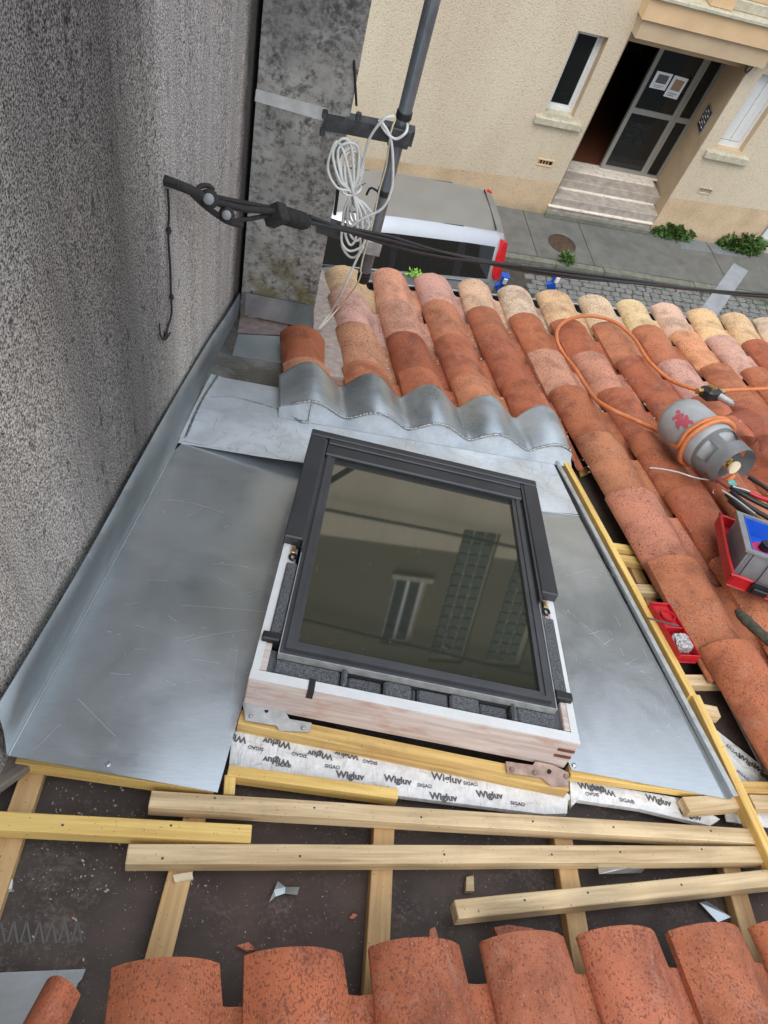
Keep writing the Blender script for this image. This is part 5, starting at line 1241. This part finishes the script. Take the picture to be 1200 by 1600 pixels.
tube('hose_run', [rp(*q, h=hh) for q, hh in [((1100, 611), .14), ((1075, 605), .13), ((1045, 592), .11), ((1012, 562), .12), ((990, 528), .11), ((960, 503), .12), ((925, 494), .11), ((895, 497), .12), ((874, 510), .11), ((870, 530), .1), ((880, 552), .06), ((900, 578), .07), ((915, 602), .06), ((932, 625), .1), ((962, 643), .12), ((1000, 660), .1), ((1035, 678), .12)]]
     + [np.array(bot(200, .10)), np.array(bot(160, .11)), np.array(bot(120, .12)), np.array(bot(70, .125)), np.array(bot(20, .13)), np.array(bot(-30, .125)), np.array(bot(-80, .12)), np.array(bot(-130, .122)), np.array(bot(-180, .128)), np.array(bot(-220, .135)),
        np.array(bot(-260, .14)), np.array(bot(-300, .145)), np.array(bot(-340, .14)), np.array(bot(-400, .15, GR + .015)), np.array(bot(-440, .2, GR + .01)), np.array(bot(-450, .28, .06)), np.array(bot(-60, .29, .03))], HR, M['hose'], hs_, k=8, seg=10)
rg = thing('gas_regulator', 'black regulator with brass fittings on the orange hose above bottle', 'regulator', rp(1110, 612, .13))
RG = frame(rp(1110, 613, .15), unit(rp(1125, 612, .14) - rp(1100, 612, .14)), np.cross(NW, unit(rp(1125, 612, .14) - rp(1100, 612, .14))), NW) @ Matrix.Scale(1.45, 4)
obj('regulator_body', box(-.032, .03, -.028, .022, -.02, .016, .008), M['black'], rg, RG)
lathe('nut', [(.011, -.014), (.011, .014)], M['brass'], rg, RG @ Matrix.Translation((.042, 0, 0)) @ Matrix.Rotation(rad(90), 4, 'Y'), 6)
lathe('nut', [(.010, -.012), (.010, .012)], M['brass'], rg, RG @ Matrix.Translation((-.042, .006, 0)) @ Matrix.Rotation(rad(90), 4, 'Y'), 6)
lathe('gauge_cap', [(.014, .0), (.014, .006), (.011, .007)], M['brass'], rg, RG @ Matrix.Translation((-.004, -.002, .015)), 14)
bm = bmesh.new(); qx = unit(rp(1125, 612, .14) - rp(1100, 612, .14)); add_text(bm, '091', rp(1105, 616, .15) + NW * .0335 - qx * .004, qx, NW, .016, .02); bm, Mx = centred(bm); obj('regulator_marking', bm, M['brass'], rg, Mx)
lathe('hose_tail', [(.012, 0), (.01, .045), (.006, .034), (.006, .05)], M['gal'], rg, RG @ Matrix.Translation((.016, -.022, 0)) @ Matrix.Rotation(rad(90), 4, 'X') @ Matrix.Rotation(rad(20), 4, 'Y'), 10)

# ------------------------------------------------------------------ soldering tools, tool box
ir = thing('soldering_iron', 'thin bent soldering rod with red brown handle by the gas bottle', 'soldering iron', rp(1060, 740, .12))
tube('iron_rod', [rp(*q, h=.125) for q in [(1015, 731), (1035, 733), (1060, 738), (1085, 746), (1108, 750)]], .0032, M['gal'], ir)
tube('handle', [rp(1103, 737, .15), rp(1125, 751, .15), rp(1140, 762, .15)], .0095, M['copper'], ir)
tg = thing('black_tongs', 'bundle of black handled pliers and shears in the toolbox', 'pliers', rp(1160, 775, .16))
for k, (a, b, c_) in enumerate([((1140, 760), (1170, 778), (1215, 800)), ((1143, 768), (1165, 788), (1205, 812)), ((1135, 772), (1160, 795), (1190, 815)), ((1150, 762), (1180, 775), (1225, 790)), ((1170, 745), (1190, 758), (1215, 775)), ((1138, 782), (1160, 800), (1185, 818))]):
    tube('tool_handle', [rp(*q, h=.15 - .004 * k) for q in (a, b, c_)], .0085 if k < 5 else .006, M['black'], tg)
tube('plier_shank', [rp(*q, h=.165) for q in [(1128, 766), (1150, 780), (1180, 803)]], .003, M['gal'], tg); tube('plier_shank', [rp(*q, h=.168) for q in [(1145, 760), (1160, 764), (1172, 768)]], .003, M['gal'], tg)
tube('red_handle', [rp(*q, h=.16) for q in [(1172, 770), (1190, 778), (1215, 784)]], .008, M['redp'], tg)
scrap('teal_label', 'small teal and white label beside the pliers', [(1137, 752), (1146, 749), (1152, 757), (1142, 760)], .155, .002, 'film', 'label')
tb = thing('toolbox', 'red toolbox with black latch at the right edge of the roof', 'toolbox', rp(1170, 900, .12))
ta, tb2 = rp(1164, 862, .2), rp(1149, 800, .2); ty = unit(tb2 - ta); ty = unit(ty - NW * (ty @ NW)); tx = np.cross(ty, NW); TD = float(np.linalg.norm(tb2 - ta))
T0 = ta; TBM = frame(T0, tx, ty, NW)
def tbox(name, x0, x1, y0, y1, z0, z1, m_, par, bev=.003): return obj(name, box(x0, x1, y0, y1, z0, z1, bev), M[m_], par, TBM)
# red lower tray, floor near h .105
zf0, zf1 = -.1, -.055
xL, xR, yN, yF = -.014, .34, -.055, TD + .06
tbox('tray_floor', xL, xR, yN, yF, zf0, zf0 + .006, 'redp', tb); tbox('tray_wall', xL, xL + .006, yN, yF, zf0 + .0062, zf1, 'redp', tb); tbox('tray_wall', xR - .006, xR, yN, yF, zf0 + .0062, zf1, 'redp', tb)
tbox('tray_wall', xL + .0062, xR - .0062, yN, yN + .006, zf0 + .0062, zf1, 'redp', tb); tbox('tray_wall', xL + .0062, xR - .0062, yF - .006, yF, zf0 + .0062, zf1, 'redp', tb)
bm = bmesh.new(); bm_tube(bm, smooth_path([TBM @ Vector(p) for p in [(xL, yF, zf1), (xL, yN + .03, zf1), (xL + .03, yN, zf1), (xR, yN, zf1)]], 6), .005, 8); bm, Mx = centred(bm); obj('tray_rim', bm, M['redp'], tb, Mx, smooth=True)
tbox('latch', .045, .1, yN - .014, yN - .0055, -.09, -.045, 'black', tb); tbox('latch', .05, .095, yN - .024, yN - .0145, -.082, -.062, 'black', tb)
gc = thing('parts_bin', 'grey plastic bin standing in the red toolbox', 'storage bin', T0); X1_, Y1_ = .26, TD
for nm, a in (('bin_wall', (0.012, .02, .008, Y1_ - .008, -.093, -.0)), ('bin_wall', (.0202, X1_ - .02, .008, .014, -.093, -.0)), ('bin_wall', (.0202, X1_ - .02, Y1_ - .014, Y1_ - .008, -.093, -.0)), ('bin_wall', (X1_ - .0198, X1_ - .012, .008, Y1_ - .008, -.093, -.0)), ('bin_floor', (.02, X1_ - .02, .0142, Y1_ - .0142, -.093, -.088))): tbox(nm, *a, 'greyp', gc, .0015)
bm = bmesh.new(); 
for a in ((0, .02, 0, Y1_), (X1_ - .02, X1_, 0, Y1_), (.0202, X1_ - .0202, 0, .016), (.0202, X1_ - .0202, Y1_ - .012, Y1_)): bm_box(bm, *a, .0005, .007)
obj('bin_rim', bm, M['greyp'], gc, TBM)
for k in range(4): tbox('bin_rib', .03 + k * .055, .034 + k * .055, .001, .0075, -.085, -.001, 'greyp', gc, 0)
bi = thing('blue_tray', 'blue plastic insert tray inside the grey bin', 'tray', T0 + tx * .1)
for nm, a in (('tray_wall', (.023, .027, .018, Y1_ - .018, -.05, .006)), ('tray_wall', (.0272, .22, .018, .022, -.05, .006)), ('tray_wall', (.0272, .22, Y1_ - .022, Y1_ - .018, -.05, .006)), ('tray_wall', (.2202, .224, .018, Y1_ - .018, -.05, .006)), ('tray_floor', (.0272, .22, .0222, Y1_ - .0222, -.05, -.047))): tbox(nm, *a, 'bluep', bi, .001)
mt = thing('flux_bottle', 'magenta bottle with black cap lying in the blue tray', 'bottle', TBM @ Vector((.085, .05, -.03)))
tb_m = TBM @ Matrix.Translation((.085, TD * .42, -.046))
lathe('bottle_body', [(.0, 0), (.04, 0), (.042, .004), (.042, .016), (.036, .022), (.0, .023)], M['pink'], mt, tb_m, 20, caps=False)
lathe('cap', [(.017, .0235), (.018, .026), (.018, .046), (.016, .048)], M['black'], mt, tb_m, 16)
# red flux tray with foil-wrapped block
f0, f1 = rp(1010, 952, .0), rp(1057, 1036, .0); fx = unit(f1 - f0); fx = unit(fx - NW * (fx @ NW)); fy = np.cross(NW, fx); FL = float(np.linalg.norm(f1 - f0))
FRM = frame(f0 + fy * -.0, fx, fy, NW)
rt = thing('soldering_tray', 'small red plastic soldering tray beside the yellow batten', 'tray', None, FRM)
def rb(nm, *a, m_='redp', par=rt, bev=.002): return obj(nm, box(*a, bev), M[m_], par, Matrix(), local=True)
wY0, wY1 = -.005, .062
rb('tray_base', 0, FL, wY0, wY1, 0, .006); rb('tray_side', 0, FL, wY0, wY0 + .004, .0062, .034); rb('tray_side', 0, FL, wY1 - .004, wY1, .0062, .034)
rb('tray_end', 0, .004, wY0 + .0042, wY1 - .0042, .0062, .034); rb('tray_end', FL - .004, FL, wY0 + .0042, wY1 - .0042, .0062, .034); rb('divider', FL * .46, FL * .46 + .005, wY0 + .0042, wY1 - .0042, .0062, .032)
rb('tray_deck', .0042, FL * .46 - .0002, wY0 + .0042, wY1 - .0042, .018, .024)
lathe('flux_cup', [(.021, .0245), (.022, .034), (.019, .034), (.018, .026), (.0, .026)], M['redp'], rt, Matrix.Translation((FL * .25, .032, 0)), 20, local=True, caps=False)
bm = box(-.026, .026, -.023, .023, 0, .034, .006); bmesh.ops.subdivide_edges(bm, edges=bm.edges[:], cuts=3, use_grid_fill=True)
for v in bm.verts: v.co += Vector([random.uniform(-.0018, .0018) for _ in range(3)])
tag(obj('foil_block', bm, M['foil'], None, FRM @ Matrix.Translation((FL * .74, .03, .0065))), 'shiny crumpled silver block sitting in the red soldering tray', 'solder block')
tag(tube('solder_rod', [rp(1013, 966, .045), rp(1060, 978, .045)], .0028, M['darksteel'], straight=True), 'thin dark rod lying across the red soldering tray', 'rod')
P = [rp(*q, h=hh) for q, hh in [((1150, 953), .1), ((1165, 968), .1), ((1182, 984), .1), ((1215, 1012), .1)]]
bm = bmesh.new(); Q = smooth_path(P, 6); bm_tube(bm, Q, [.006 + .009 * min(1, i / 4) * random.uniform(.85, 1.15) for i in range(len(Q))], 8); bm, Mx = centred(bm)
tag(obj('mossy_stick', bm, M['stick'], None, Mx, smooth=True), 'dark mossy stick lying on the tiles below the toolbox', 'stick')
# broken ridge tile fragments near the right edge
def shard_arch(label, c, rot, L, r, a0=0, a1=180):
    bm = bmesh.new(); rows = []
    for j in range(4):
        y = L * j / 3; row = []
        for k in range(9):
            a = rad(a0 + (a1 - a0) * k / 8); jj = random.uniform(-.012, .012) if j in (0, 3) else 0
            row.append(bm.verts.new((r * math.cos(a), y + jj, r * .6 * math.sin(a))))
        rows.append(row)
    for A_, B_ in zip(rows, rows[1:]):
        for k in range(8): bm.faces.new((A_[k], A_[k + 1], B_[k + 1], B_[k]))
    bmesh.ops.solidify(bm, geom=bm.faces[:], thickness=.013)
    o = obj('broken_tile', bm, M['tile'], None, frame(c, U, -V, NW) @ Matrix.Rotation(rot, 4, 'Z') @ Matrix.Rotation(.25, 4, 'Y'), sharp=45); o.color = (.5, .17, .1, 1)
    return tag(o, label, 'broken tile')
shard_arch('broken curved tile lying at the right edge above the bottle', rp(1172, 660, .14), .9, .16, .08)
shard_arch('second broken tile piece, half out of frame behind the gas bottle', rp(1205, 700, .13), .5, .14, .07)
print('objects', len(bpy.data.objects), 'GL', GL, 'TD', TD, 'FL', FL)
